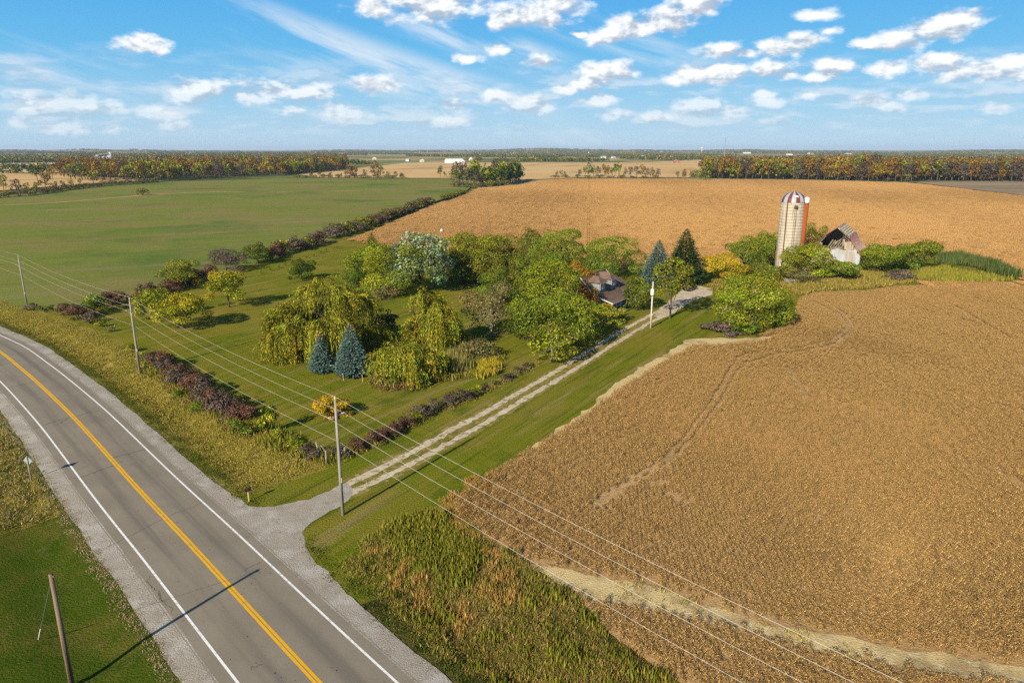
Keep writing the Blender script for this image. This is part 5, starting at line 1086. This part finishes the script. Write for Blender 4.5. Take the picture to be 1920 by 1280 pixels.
# ------------------------------------------------------------------ ruined barn
def barn():
    az = math.radians(31); ax = np.array([math.cos(az), -math.sin(az)]); ay = np.array([math.sin(az), math.cos(az)])
    cor = G(1609, 511); hw, L, ev, bk, bx_, rg = 6.3, 15.0, 4.7, 9.3, 3.1, 11.7; c = cor - ax * hw + ay * L / 2
    e = empty('barn', (c[0], c[1], 0), -az); tag(e, 'ruined gambrel barn with maroon metal roof and bare rafters showing', 'barn')
    MAROON = surf('maroon_metal', (0.42, 0.085, 0.048), [((0.30, 0.065, 0.04), .6, .45, .6), ((0.20, 0.09, 0.07), 2, .6, .75)], rough=.55, spec=.3)
    SHEET = surf('pale_sheet_metal', (0.36, 0.39, 0.41), [((0.30, 0.25, 0.19), .8, .46, .62, (1, 1, .12)), ((0.26, 0.15, 0.08), 1.4, .62, .74, (1, 1, .2))], rough=.5, spec=.4)
    STONE = surf('whitewashed_stone', (0.45, 0.40, 0.32), [((0.38, 0.30, 0.22), 1.5, .55, .65)]); BOARD = surf('bleached_board', (0.38, 0.32, 0.23), [((0.20, 0.16, 0.11), 2.5, .45, .62, (1, 1, .1))]); RAFTER = surf('bleached_rafter', (0.40, 0.36, 0.29), [((0.26, 0.22, 0.17), 2, .45, .6)])
    yf = -L / 2
    MB().box((0, yf + .15, 1.0), (2 * hw, .3, 2.4)).build('stone_wall', STONE, e)
    MB().box((hw - .15, .15, 1.0), (.3, L - .6, 2.4)).build('stone_wall', STONE, e); MB().box((-hw + .15, .15, 1.0), (.3, L - .6, 2.4)).build('stone_wall', STONE, e); MB().box((0, L / 2 - .15, 1.0), (2 * hw, .3, 2.4)).build('stone_wall', STONE, e)
    # front of upright sheets, ragged above
    n = 14; w = 2 * hw / n; rng = random.Random(3)
    prof = lambda x: rg - (rg - bk) * abs(x) / bx_ if abs(x) < bx_ else bk - (bk - ev) * (abs(x) - bx_) / (hw - bx_)
    for k in range(n):
        x = -hw + w * (k + .5); top = min(prof(x) - .35, 5.9 + rng.uniform(-.2, .2))
        MB().box((x, yf + .06 + .02 * (k % 2), (2.2 + top) / 2), (w - .015, .04, top - 2.2)).build('wall_panel', SHEET if k > 5 else BOARD, e)
    # torn gable boards left standing under the roof edge
    for x, z0, z1 in ((-4.9, 5.9, 6.1), (-4.3, 5.95, 6.7), (-3.7, 6.3, 7.4), (2.4, 6.0, 7.9), (3.0, 5.95, 8.1), (3.6, 5.95, 8.0), (4.2, 5.95, 7.4), (4.8, 5.9, 6.7), (1.8, 6.9, 8.6)):
        MB().box((x, yf + .10, (z0 + z1) / 2), (.55, .03, max(.1, z1 - z0))).build('gable_board', BOARD, e)
    # fallen rafters and hay beams inside
    for k in range(7):
        a = (-2.6 + k * .62, yf + 1.2 + .15 * k, 5.2); b_ = (-1.2 + k * .62, yf + 3.0 + .3 * k, 8.0 - .12 * k); MB().bar(a, b_, .16, .22).build('fallen_rafter', BOARD, e)
    MB().box((0, 0, 5.0), (2 * hw - .6, L - .8, .12)).build('loft_floor', OLDWOOD, e)
    for x in (-hw + .25, -2, 2, hw - .25):
        for y in (yf + .5, 0, L / 2 - .5): MB().box((x, y, 3.6), (.24, .24, 3.0)).build('post', OLDWOOD, e)
    # rear gable, its darker wood standing in for the shade inside
    MB().prism([(-hw, 2.2), (hw, 2.2), (hw, ev), (bx_, bk), (0, rg - .2), (-bx_, bk), (-hw, ev)], .1, Matrix.Translation((0, L / 2 - .2, 0))).build('rear_gable', OLDWOOD, e)
    for sx in (-1, 1): MB().box((sx * (hw - .06), 0, 3.4), (.08, L - .4, 2.5)).build('side_boards', BOARD, e)
    # rafters: pairs along the barn
    ny = 13
    for k in range(ny):
        y = yf + .25 + (L - .5) * k / (ny - 1)
        for sx in (-1, 1):
            r = MB(); r.bar((0, y, rg - .15), (sx * bx_, y, bk - .15), .12, .2)
            r.bar((sx * bx_, y, bk - .15), (sx * hw, y, ev - .1), .12, .2); r.build('rafter', RAFTER, e)
    # what sheathing is left: sound lower slopes, more added upper left to shade the inside
    def strip_(x0, z0, x1, z1, y0, y1, m, nm, t=.05): 
        q = [(x0, y0, z0), (x1, y0, z1), (x1, y1, z1), (x0, y1, z0)]
        if (x1 - x0) < 0: q = [q[0], q[3], q[2], q[1]]
        MB().slab(q, t).build(nm, m, e)
    for k in range(10): 
        y0 = yf - .3 + (L + .6) * k / 10; y1 = y0 + (L + .6) / 10 - .02
        strip_(bx_, bk + .02, hw + .45, ev - .75, y0, y1, MAROON, 'roof_sheet')
        if k in (0, 3, 4, 5, 6, 7, 8, 9): strip_(-bx_, bk + .02, -hw - .45, ev - .75, y0, y1, MAROON, 'roof_sheet')
        if k not in (1, 4): strip_(0, rg + .05, -bx_, bk + .05, y0, y1, MAROON, 'roof_sheet')
    for i in range(6):                                   # purlin boards on the open upper slopes
        f = (i + .5) / 6
        for sx in (1, -1):
            if sx < 0 and i in (1, 3): continue
            zc = rg - (rg - bk) * f + .02; y1 = L / 2 - (0 if sx > 0 else 0); y0 = yf + rng.uniform(0, 2.0)
            MB().bar((sx * bx_ * f, y0, zc), (sx * bx_ * f, y1 + .2, zc), .30, .035, (sx * .5, 0, .8)).build('purlin', RAFTER if i % 2 else BOARD, e)
    strip_(-.9, rg - .55, -bx_ - .1, bk + .1, yf - .3, yf + .9, MAROON, 'verge_sheet'); strip_(bx_ * .2, rg - .35, bx_, bk + .1, yf - .3, yf + .25, BOARD, 'verge_board')
barn()

# a pale pickup-bed trailer half hidden below the silo bushes, and the parked car
def car(p, rz, name, label, paint):
    e = empty(name, (p[0], p[1], .008), rz); tag(e, label, 'car'); L_, W_ = 4.4, 1.78
    st = [(-2.2, .35, .60, .74), (-2.15, .30, .95, .82), (-1.5, .28, 1.02, .88), (-1.15, .28, 1.03, .89), (1.0, .28, .95, .89), (1.8, .28, .86, .86), (2.15, .30, .72, .78), (2.2, .36, .60, .70)]
    V = []; Fc = []; prof = lambda z0, z1, w: [(-w * .92, z0), (-w, z0 + .18), (-w, (z0 + z1) * .52), (-w * .94, z1 - .03), (-w * .7, z1), (w * .7, z1), (w * .94, z1 - .03), (w, (z0 + z1) * .52), (w, z0 + .18), (w * .92, z0)]
    for x, z0, z1, w in st: V += [(x, a, b) for a, b in prof(z0, z1, w)]
    n = 10
    for i in range(len(st) - 1):
        for k in range(n): Fc.append((i * n + k, i * n + (k + 1) % n, (i + 1) * n + (k + 1) % n, (i + 1) * n + k))
    Fc += [tuple(range(n)), tuple(reversed(range((len(st) - 1) * n, len(st) * n)))]
    body = MB().add(V, Fc).build('body', paint, e, True)
    gh = [(-1.95, .98, .74), (-1.25, 1.40, .62), (-.6, 1.46, .62), (.3, 1.42, .60), (1.1, .94, .72)]; V = []; Fc = []
    for x, z, w in gh: V += [(x, -.80, .93), (x, -w, z), (x, w, z), (x, .80, .93)]
    for i in range(len(gh) - 1): Fc += [(i * 4 + k, i * 4 + k + 1, (i + 1) * 4 + k + 1, (i + 1) * 4 + k) for k in range(3)]
    MB().add(V, Fc).build('window', GLASS, e)
    MB().slab([(-1.2, -.58, 1.445), (.25, -.57, 1.46), (.25, .57, 1.46), (-1.2, .58, 1.445)], .03).build('roof', paint, e)
    TYRE = BLACK
    for x in (-1.35, 1.38):
        for s in (-1, 1):
            w = MB().tube([(x, s * .70, .33), (x, s * .91, .33)], [.33, .33], 18).build('wheel', TYRE, e, False); MB().tube([(x, s * .90, .33), (x, s * .925, .33)], [.2, .18], 12).build('rim', METAL, w)
    LR = surf(name + '_tail_red', (.45, .02, .02), rough=.3, spec=.5)
    for s in (-1, 1):
        MB().box((-2.14, s * .62, .80), (.14, .34, .14)).build('tail_light', LR, e); MB().box((2.1, s * .58, .66), (.16, .32, .13)).build('headlight', WHITE, e); MB().box((.75, s * .98, .98), (.14, .18, .12)).build('mirror', paint, e)
    MB().box((-2.215, 0, .72), (.02, .5, .12)).build('plate', WHITE, e); MB().box((0, .0, .27), (3.9, 1.6, .1)).build('underbody', BLACK, e)
car(G(1294, 544), math.radians(90 - 40), 'parked_car', 'dark blue-black car parked under the tall dark spruce', surf('car_paint', (0.018, 0.020, 0.03), rough=.25, spec=.6))
p = G(1481, 531); e = empty('old_trailer', (*p, 0), math.radians(8)); tag(e, 'pale old flat trailer in the weeds below the silo bushes', 'trailer')
MB().box((0, 0, .55), (2.6, 1.5, .12)).build('bed', METAL, e)
for s in (-1, 1): MB().box((0, s * .74, .78), (2.6, .04, .34)).build('side', METAL, e); MB().tube([(0, s * .8, .3), (0, s * .95, .3)], [.3, .3], 14).build('wheel', BLACK, e)
MB().bar((1.3, 0, .5), (2.4, 0, .4), .08).build('drawbar', METAL, e)
p = G(828, 436); o = MB().lathe([(0, 0), (.5, .1), (.55, .9), (.35, 1.3), (0, 1.4)], 14).build('field_marker', WHITE); o.location = (p[0], p[1], .0); tag(o, 'small white marker drum in the soybeans behind the grove', 'marker')

# ------------------------------------------------------------------ distant trees
PAL['fargold'] = [(0.29, 0.195, 0.02), (0.22, 0.165, 0.02), (0.33, 0.20, 0.02), (0.17, 0.14, 0.02)]; PAL['farorange'] = [(0.23, 0.135, 0.02), (0.28, 0.165, 0.025), (0.22, 0.15, 0.025), (0.26, 0.12, 0.02)]; PAL['rust'] = [(0.17, 0.085, 0.025), (0.22, 0.12, 0.03), (0.13, 0.07, 0.025), (0.17, 0.13, 0.03)]
FARKIND = {}
def far_kind(key, pal, W, H, s, clear, n, dens=1.0, top=None, nl=11):
    L = []
    for k in range(n):
        r = np.random.default_rng(6000 + sum(map(ord, key)) + k); c, lc, lr = crown(r, W, W, H * (1 - clear), H * clear, s, PAL[pal], nl, PAL[top] if top else None, dens)
        t = MB().tube([(0, 0, -1.5), (0, 0, H * .3), (.2, .1, H * .7)], [.32, .26, .1], 5)
        for q in range(3): t.tube([(0, 0, H * (.25 + .1 * q)), tuple(lc[q])], [.14, .05], 4)
        me = quads_mesh('tree', c[0], c[1], LEAF, c[2]); tm = t.build('tree_trunk', BARK); tmesh = tm.data; bpy.data.objects.remove(tm)
        bm = bmesh.new(); bm.from_mesh(me); n0 = len(bm.faces); bm.from_mesh(tmesh); bm.faces.ensure_lookup_table()
        for f in bm.faces[n0:]: f.material_index = 1
        bm.to_mesh(me); bm.free(); me.materials.append(BARK); L.append(me)
    FARKIND[key] = L
far_kind('orange', 'farorange', 10, 15, .9, .08, 3, .8, 'farorange'); far_kind('rust', 'rust', 10, 15, .9, .08, 3, .8); far_kind('gold', 'fargold', 9, 14, .9, .08, 3, .8)
far_kind('olive', 'olive', 10, 14, 1.1, .15, 3, .8, 'yg'); far_kind('dark', 'dark', 9, 13, 1.1, .1, 3, .8); far_kind('brown', 'purgrey', 10, 15, .9, .1, 3, .65); far_kind('green', 'green', 9, 13, 1.1, .1, 3, .8)
LOOK = dict(orange='orange autumn', rust='rust-brown autumn', gold='golden yellow autumn', olive='olive-green', dark='dark green', brown='bare grey-brown', green='leafy green')
def far_tree(key, p, h, where, group, seed, w=1.0):
    r = np.random.default_rng(seed); me = FARKIND[key][r.integers(0, 3)]; o = link(bpy.data.objects.new('tree', me)); k = h / 14.5 * 1.28
    o.location = (p[0], p[1], float(max(-.3, land_z(p[0], p[1])) if np.hypot(*p) > 950 else 0)); o.scale = (k * w * r.uniform(.9, 1.15), k * w * r.uniform(.9, 1.15), k * r.uniform(.9, 1.12)); o.rotation_euler = (0, 0, r.uniform(0, 6.28))
    tag(o, '%s tree %s' % (LOOK[key], where), 'tree', group)
def wood(line, rows, step, dist, keys, h, where, group, seed, back=0):
    L = GL(line); c = np.r_[0, np.cumsum(np.hypot(*np.diff(L, axis=0).T))]; r = np.random.default_rng(seed); k = 0
    for row in range(rows):
        t = np.arange(r.uniform(0, step), c[-1], step); P = np.stack([np.interp(t, c, L[:, 0]), np.interp(t, c, L[:, 1])], 1); u = P / np.hypot(*P.T)[:, None]
        P = P + u * (row * dist) + r.normal(0, step * .22, P.shape)
        for p in P: k += 1; far_tree(keys[min(len(keys) - 1, int(len(keys) * r.random() ** 1.0))], p, h * r.uniform(.78, 1.18) * (1 if row else .9), where, group, seed * 1000 + k)
    return k
KR = ['orange', 'olive', 'gold', 'rust', 'olive', 'brown', 'orange', 'green']; KL = ['olive', 'olive', 'rust', 'gold', 'green', 'brown', 'orange', 'olive']; KB = ['brown', 'rust', 'brown', 'rust', 'orange', 'olive']
n1 = wood([(1316, 334), (1400, 335), (1480, 336), (1600, 338), (1705, 340)], 3, 8.5, 11, KR, 17.5, 'in the wood behind the soybean field', 'trees of the wood behind the soybeans', 1)
n2 = wood([(1712, 338), (1800, 339), (1930, 340), (1960, 340)], 2, 9.0, 12, KB, 17.5, 'in the brown wood behind the ploughed field', 'trees of the brown wood behind the plough', 2)
n3 = wood([(112, 337), (200, 338), (300, 339), (400, 334), (520, 329), (640, 319)], 3, 17, 18, KL, 15.5, 'in the wood behind the green field', 'trees of the wood behind the green field', 3)
wood([(850, 347), (900, 350), (950, 345), (970, 340)], 3, 9, 16, ['green', 'dark', 'olive', 'brown', 'green'], 15.5, 'in the copse at the end of the fence line', 'trees of the copse between the fields', 4)
for k, (x, y, h, key) in enumerate([(1044, 332, 6, 'brown'), (1052, 332, 7, 'olive'), (1060, 332, 6, 'brown'), (1086, 331, 8, 'brown'), (1098, 332, 11, 'olive'), (1106, 331, 14, 'dark'), (1113, 331, 12, 'green'), (1122, 331, 10, 'brown'), (1133, 332, 13, 'orange'), (1140, 331, 11, 'olive'), (1153, 331, 15, 'dark'), (1160, 332, 14, 'green'), (1172, 332, 9, 'brown'), (1182, 332, 10, 'brown'), (1193, 333, 11, 'brown'), (1204, 333, 11, 'rust'), (1214, 333, 10, 'brown'), (1224, 333, 10, 'rust'), (1234, 333, 9, 'brown')]):
    far_tree(key, G(x, y), h, 'in the thin row beyond the soybean field', 'thin row of trees beyond the soybeans', 500 + k, .8)
for k, (x, y, h, key) in enumerate([(8, 360, 10, 'olive'), (32, 362, 9, 'brown'), (52, 361, 6, 'olive'), (70, 358, 7, 'dark'), (86, 356, 13, 'rust'), (104, 354, 6, 'dark'), (118, 352, 5, 'brown'), (134, 350, 6, 'olive'), (150, 347, 5, 'dark'), (176, 346, 12, 'olive'), (70, 337, 15, 'dark'), (195, 344, 5, 'brown'), (220, 343, 5, 'olive'), (-14, 365, 10, 'dark')]):
    far_tree(key, G(x, y), h, 'in the hedge line between green and ochre fields', 'trees of the hedge line at the ochre field', 600 + k)
for k, (x, y, h, key) in enumerate([(655, 334, 13, 'rust'), (664, 334, 10, 'rust'), (685, 333, 8, 'brown'), (704, 333, 14, 'rust'), (714, 333, 11, 'olive'), (728, 333, 7, 'brown'), (742, 333, 6, 'brown'), (752, 333, 6, 'dark'), (585, 334, 8, 'dark'), (600, 334, 6, 'brown'), (620, 334, 6, 'olive'), (826, 332, 11, 'dark'), (834, 332, 6, 'dark'), (640, 334, 5, 'brown')]):
    far_tree(key, G(x, y), h, 'in the hedge line behind the green field', 'trees of the hedge line behind the green field', 700 + k, .95)
for k, (x, y, h, key) in enumerate([(895, 347, 8, 'olive'), (1296, 335, 7, 'brown'), (1284, 335, 9, 'rust'), (1270, 334, 6, 'brown'), (1302, 335, 9, 'olive'), (1314, 338, 11, 'green'), (1322, 338, 12, 'green'), (1700, 343, 7, 'olive')]):
    far_tree(key, G(x, y), h, 'at the field corner', 'small trees at the field corners', 800 + k)

for k, p in enumerate(along([(-40, 374), (60, 366), (120, 357), (200, 348), (250, 345), (300, 341)], 8.5, 21)): shrub(['dark', 'purgrey', 'grey'][k % 3], k, 21, rr.uniform(9, 13), rr.uniform(3.5, 5.5), 'low bush in the hedge between the green and the ochre field', 'hedge between green and ochre fields', k, world=p)
for k, p in enumerate(along([(560, 334), (640, 334), (700, 333.6), (760, 333.4)], 9, 22)): shrub(['dark', 'purgrey', 'grey'][k % 3], k, 22, rr.uniform(9, 13), rr.uniform(3, 5), 'low bush in the hedge at the back of the green field', 'hedge behind the green field', k, world=p)
for k, p in enumerate(along([(1040, 333), (1090, 333), (1240, 334.3)], 13, 23)): shrub(['dark', 'purgrey', 'grey'][k % 3], k, 23, rr.uniform(9, 13), rr.uniform(2.5, 4), 'low bush under the thin tree row beyond the soybeans', 'bushes under the thin tree row', k, world=p)
for k, p in enumerate(along([(850, 350), (900, 352), (960, 347)], 8, 24)): shrub(['dark', 'purgrey', 'green'][k % 3], k, 24, rr.uniform(9, 12), rr.uniform(4, 6), 'bush at the skirt of the copse between the fields', 'bushes round the copse', k, world=p)
# clumps for the country beyond: nobody could count these
def clump(key, pals, seed):
    r = np.random.default_rng(seed); parts = []
    for k in range(7):
        c, lc, lr = crown(r, 11, 11, r.uniform(10, 15), .2, 3.0, PAL[pals[k % len(pals)]], 5, None, .8); parts.append((c[0] + np.array([r.uniform(-13, 13), r.uniform(-7, 7), 0]), c[1], c[2]))
    return proto(key, parts, LEAF)
clumps = [clump('tree_clump_%d' % i, pl, 50 + i) for i, pl in enumerate([['dark', 'green', 'olive'], ['olive', 'dark', 'greybrown'], ['green', 'dark', 'dark'], ['olive', 'orange', 'rust', 'dark'], ['dark', 'olive', 'greybrown']])]
def country():
    r = np.random.default_rng(31); fields = [GL(l) for l in ([(-300, 375), (0, 357), (100, 349), (230, 341), (305, 339), (200, 332), (130, 327), (0, 325), (-300, 330)], [(-300, 319), (0, 317), (110, 318), (125, 323), (0, 324), (-300, 326)], [(-300, 308), (0, 306), (130, 304), (190, 305), (120, 314), (0, 316), (-300, 317)],
        [(540, 329), (640, 319), (760, 305), (900, 303), (1000, 304), (1240, 302), (1340, 298), (1348, 316), (1290, 334), (1080, 334), (975, 340), (870, 335), (600, 334)], [(640, 300), (770, 299), (800, 303), (700, 307), (650, 306)])]
    P = []
    # hedges and woods placed by their bearing and distance
    for x0, x1, y, n, d in [(-100, 120, 316.5, 26, 8), (0, 110, 324.5, 6, 6), (925, 1135, 303.5, 60, 40), (1240, 1305, 305, 16, 30), (640, 700, 308, 14, 16), (780, 850, 305, 12, 12), (880, 900, 303.5, 8, 10), (250, 640, 296, 90, 60), (400, 640, 301, 60, 60), (-100, 170, 300, 80, 90)]:
        for k in range(n): g = G(x0 + (x1 - x0) * (k + r.random()) / n, y + r.normal(0, .12)); u = g / np.hypot(*g); P.append(g + u * r.uniform(0, d) * 2)
    P = np.array(P)
    rr_ = 1750 * (9500 / 1750) ** r.random(34000); aa = r.uniform(-.78, .78, 34000); Q = np.stack([rr_ * np.sin(aa), rr_ * np.cos(aa)], 1)
    X, Y = Q.T; nz = np.sin(X / 310 + 1.3 * np.sin(Y / 420)) + np.sin(Y / 260 + 1.1 * np.sin(X / 380 + 2)) + .7 * np.sin(X / 120 + Y / 150)
    Q = Q[nz > np.interp(rr_, [1750, 2600, 5000, 9500], [1.3, .95, .55, .2])]
    P = np.concatenate([P, Q]); ok = np.ones(len(P), bool)
    for f in fields: ok &= ~inside(P, f)
    P = P[ok]; n = len(P); z = land_z(P[:, 0], P[:, 1]); d = np.hypot(*P.T)
    scl = r.uniform(.7, 1.15, n) * np.interp(d, [900, 2000, 6000], [.6, .85, 1.05])
    scatter('distant_woods', np.c_[P, z - .5], np.arctan2(-P[:, 0], P[:, 1]) + r.normal(0, .6, n), scl, r.integers(0, len(clumps), n), clumps, 'far-off belts of woodland out to the horizon', 'woodland')
    # the deep parts of the two woods, behind their front trees
    P = []
    for line, rows, step in (([(1322, 331.8), (1500, 333.2), (1700, 336.8), (1930, 337.8), (2100, 338)], 14, 10), ([(118, 333), (300, 335.5), (400, 331), (520, 326), (645, 316.5)], 14, 15)):
        L = GL(line); c = np.r_[0, np.cumsum(np.hypot(*np.diff(L, axis=0).T))]
        for k in range(rows):
            t = np.arange(r.uniform(0, step), c[-1], step); q = np.stack([np.interp(t, c, L[:, 0]), np.interp(t, c, L[:, 1])], 1); u = q / np.hypot(*q.T)[:, None]; P.append(q + u * k * step + r.normal(0, 4, q.shape))
    P = np.concatenate(P); n = len(P); wk = [bpy.data.objects.new('wood_tree_%d' % i, FARKIND[k][j]) for i, (k, j) in enumerate([('orange', 0), ('olive', 1), ('rust', 0), ('gold', 1), ('brown', 1), ('olive', 2), ('rust', 2)])]
    scatter('deep_wood', np.c_[P, np.full(n, -.3)], r.uniform(0, 6.28, n), r.uniform(1.3, 1.65, n), r.integers(0, len(wk), n), wk, 'autumn canopy deep inside the two woods', 'woodland')
country()

# ------------------------------------------------------------------ distant buildings
FROOF = surf('far_roof', (0.28, 0.27, 0.27)); FWALL = surf('far_white_wall', (0.55, 0.55, 0.54)); FCREAM = surf('far_cream_wall', (0.66, 0.58, 0.44)); FRED = surf('far_red_wall', (0.36, 0.12, 0.08)); FMET = surf('far_bin_metal', (0.48, 0.51, 0.54), rough=.4, spec=.5)
def gz(p): return float(land_z(*p)) if np.hypot(*p) > 900 else 0.0
def shed(x, y, w, d, h, rise, rz, wall, roof, label, name='farm_building', group=None):
    p = G(x, y); e = empty(name, (*p, gz(p)), rz); tag(e, label, 'building', group)
    MB().prism([(-w / 2, -1), (w / 2, -1), (w / 2, h), (0, h + rise), (-w / 2, h)], d, Matrix.Translation((0, -d / 2, 0))).build('wall', wall, e)
    for s in (-1, 1):
        q = [(0, -d / 2 - .4, h + rise + .2), (s * (w / 2 + .5), -d / 2 - .4, h - .1), (s * (w / 2 + .5), d / 2 + .4, h - .1), (0, d / 2 + .4, h + rise + .2)]
        MB().slab(q if s > 0 else [q[0], q[3], q[2], q[1]], .15).build('roof', roof, e)
    MB().box((0, -d / 2 - .05, h * .4), (w * .25, .1, h * .8)).build('door', FROOF, e)
    for s in (-1, 1): MB().box((s * w * .3, -d / 2 - .05, h * .55), (w * .12, .1, h * .3)).build('window', GLASS, e)
shed(852, 306, 14, 44, 6, 4, math.radians(75), FWALL, FWALL, 'long white barn beyond the tan field', 'white_barn'); shed(868, 307, 10, 14, 6, 4, 0, FWALL, FROOF, 'small white barn end-on next to the long one', 'white_barn'); shed(883, 305, 9, 10, 9, 5, 0, FWALL, FROOF, 'tall white barn house among dark trees', 'white_barn')
shed(791, 304, 10, 10, 5, 3, .3, FCREAM, FROOF, 'cream house beyond the tan field', 'far_house'); shed(766, 303, 10, 12, 5, 3, .9, FWALL, FROOF, 'white house at the pasture edge', 'far_house'); shed(702, 299.5, 12, 12, 5, 3, .2, FWALL, FROOF, 'white farmhouse behind the pasture', 'far_house')
shed(1268, 306, 12, 10, 5, 3, .2, FRED, FROOF, 'red brick farmhouse among dark trees beyond the soybeans', 'far_house'); shed(1132, 297, 14, 20, 6, 3, 1.2, FWALL, FROOF, 'white barn on the far plain', 'far_house'); shed(1150, 296.5, 14, 12, 5, 3, .5, FWALL, FROOF, 'white house on the far plain', 'far_house'); shed(22, 305, 14, 12, 5, 3, .4, FCREAM, FROOF, 'cream house on the far left plain', 'far_house')
shed(1210, 296, 14, 30, 6, 3, 1.3, FWALL, FWALL, 'long white shed on the far plain', 'far_house'); shed(1195, 297, 10, 12, 6, 3, 0.2, FRED, FROOF, 'small red barn on the far plain', 'far_house')
for k, (x, y, l) in enumerate([(358, 291.5, 60), (490, 291.3, 40), (640, 290.5, 60), (1240, 287.5, 60), (1400, 288.5, 90), (1520, 289, 60), (1590, 290, 50), (1480, 290.5, 40), (1690, 289, 40), (1100, 288, 60), (320, 292, 30), (960, 288.5, 50)]):
    shed(x, y, 30, l * .6, 8, 2, math.radians(80 + 7 * (k % 4)), FWALL, FWALL, 'long white warehouse on the horizon', 'warehouse', 'white warehouses on the horizon')
# grain elevator: bins and leg tower
p = G(195, 303.5); gz0 = gz(p); e = empty('grain_elevator', (*p, gz0)); e.scale = (.8, .8, .62); tag(e, 'white grain elevator with round bins and a slender tower beyond the wood', 'grain elevator')
for x, y, r, h in ((-22, 0, 11, 22), (14, 8, 12, 20), (-6, 14, 9, 18), (36, 0, 5, 12), (-40, 4, 4, 17), (48, 6, 6, 10)):
    q = MB().lathe([(r, -2), (r, h), (r * .3, h + r * .45), (0, h + r * .5)], 20, (x, y, 0)).build('bin', FMET, e); MB().lathe([(r * .15, h + r * .45), (r * .15, h + r * .45 + 1.5), (0, h + r * .45 + 1.8)], 8, (x, y, 0)).build('vent', FMET, q)
tw = MB()
for i in (-1, 1):
    for j in (-1, 1): tw.bar((26 + i * 2.2, -4 + j * 2.2, -1), (26 + i * 1.8, -4 + j * 1.8, 36), .9)
for z in range(4, 36, 5): tw.box((26, -4, z), (4.6, 4.6, .5))
tw.build('leg_tower', FMET, e); MB().box((26, -4, 37), (5.5, 4.5, 5)).build('head_house', FMET, e); MB().bar((26, -4, 36), (14, 8, 27), .8).build('spout', FMET, e); MB().bar((26, -4, 36), (-22, 0, 29), .8).build('spout', FMET, e); MB().box((30, -6, 4), (16, 10, 8)).build('shed', FWALL, e)
# water tower and radio mast
p = G(1316, 286); e = empty('water_tower', (*p, gz(p))); tag(e, 'pale water tower on the horizon', 'tower'); k = .55 * np.hypot(*p) / F
MB().lathe([(4 * k / 2, -3), (1.6 * k, 6 * k), (1.6 * k, 8 * k)], 12).build('shaft', FWALL, e); MB().lathe([(1.6 * k, 7.6 * k), (4.6 * k, 9.5 * k), (5 * k, 11.5 * k), (3.5 * k, 13.2 * k), (0, 13.8 * k)], 20).build('tank', FWALL, e, True)
p = G(1357, 304); e = empty('radio_mast', (*p, gz(p))); tag(e, 'thin lattice radio mast rising above the wood', 'mast'); hm = ztop(1358, 259, p[1]); b = MB()
for i in range(3): a = i * 2.094; b.bar((1.0 * math.cos(a), 1.0 * math.sin(a), -1), (.8 * math.cos(a), .8 * math.sin(a), hm), .35)
b.build('mast', surf('mast_grey', (.25, .26, .28)), e); c = MB()
for z in np.arange(2, hm, 3.0):
    for i in range(3): a, a2 = i * 2.094, (i + 1) * 2.094; c.bar((math.cos(a), math.sin(a), z), (math.cos(a2), math.sin(a2), z + 2.5), .2)
c.build('bracing', MATS['mast_grey'], e); MB().tube([(0, 0, hm - 4), (0, 0, hm + 2)], [.6, .3], 6).build('antenna', FWALL, e)

# ------------------------------------------------------------------ the air
def haze():
    m, nt, out = newmat('haze_air'); v = nt.nodes.new('ShaderNodeVolumePrincipled'); v.inputs['Color'].default_value = (0.62, 0.78, 1.0, 1); v.inputs['Density'].default_value = HAZE; v.inputs['Anisotropy'].default_value = 0.0
    nt.links.new(v.outputs[0], out.inputs['Volume'])
    b = MB().box((0, 0, 59), (66000, 66000, 122)); o = b.build('haze', m); tag(o, 'thin bluish air over the plain', 'haze', kind='stuff')
HAZE = 0.00005
if HAZE: haze()
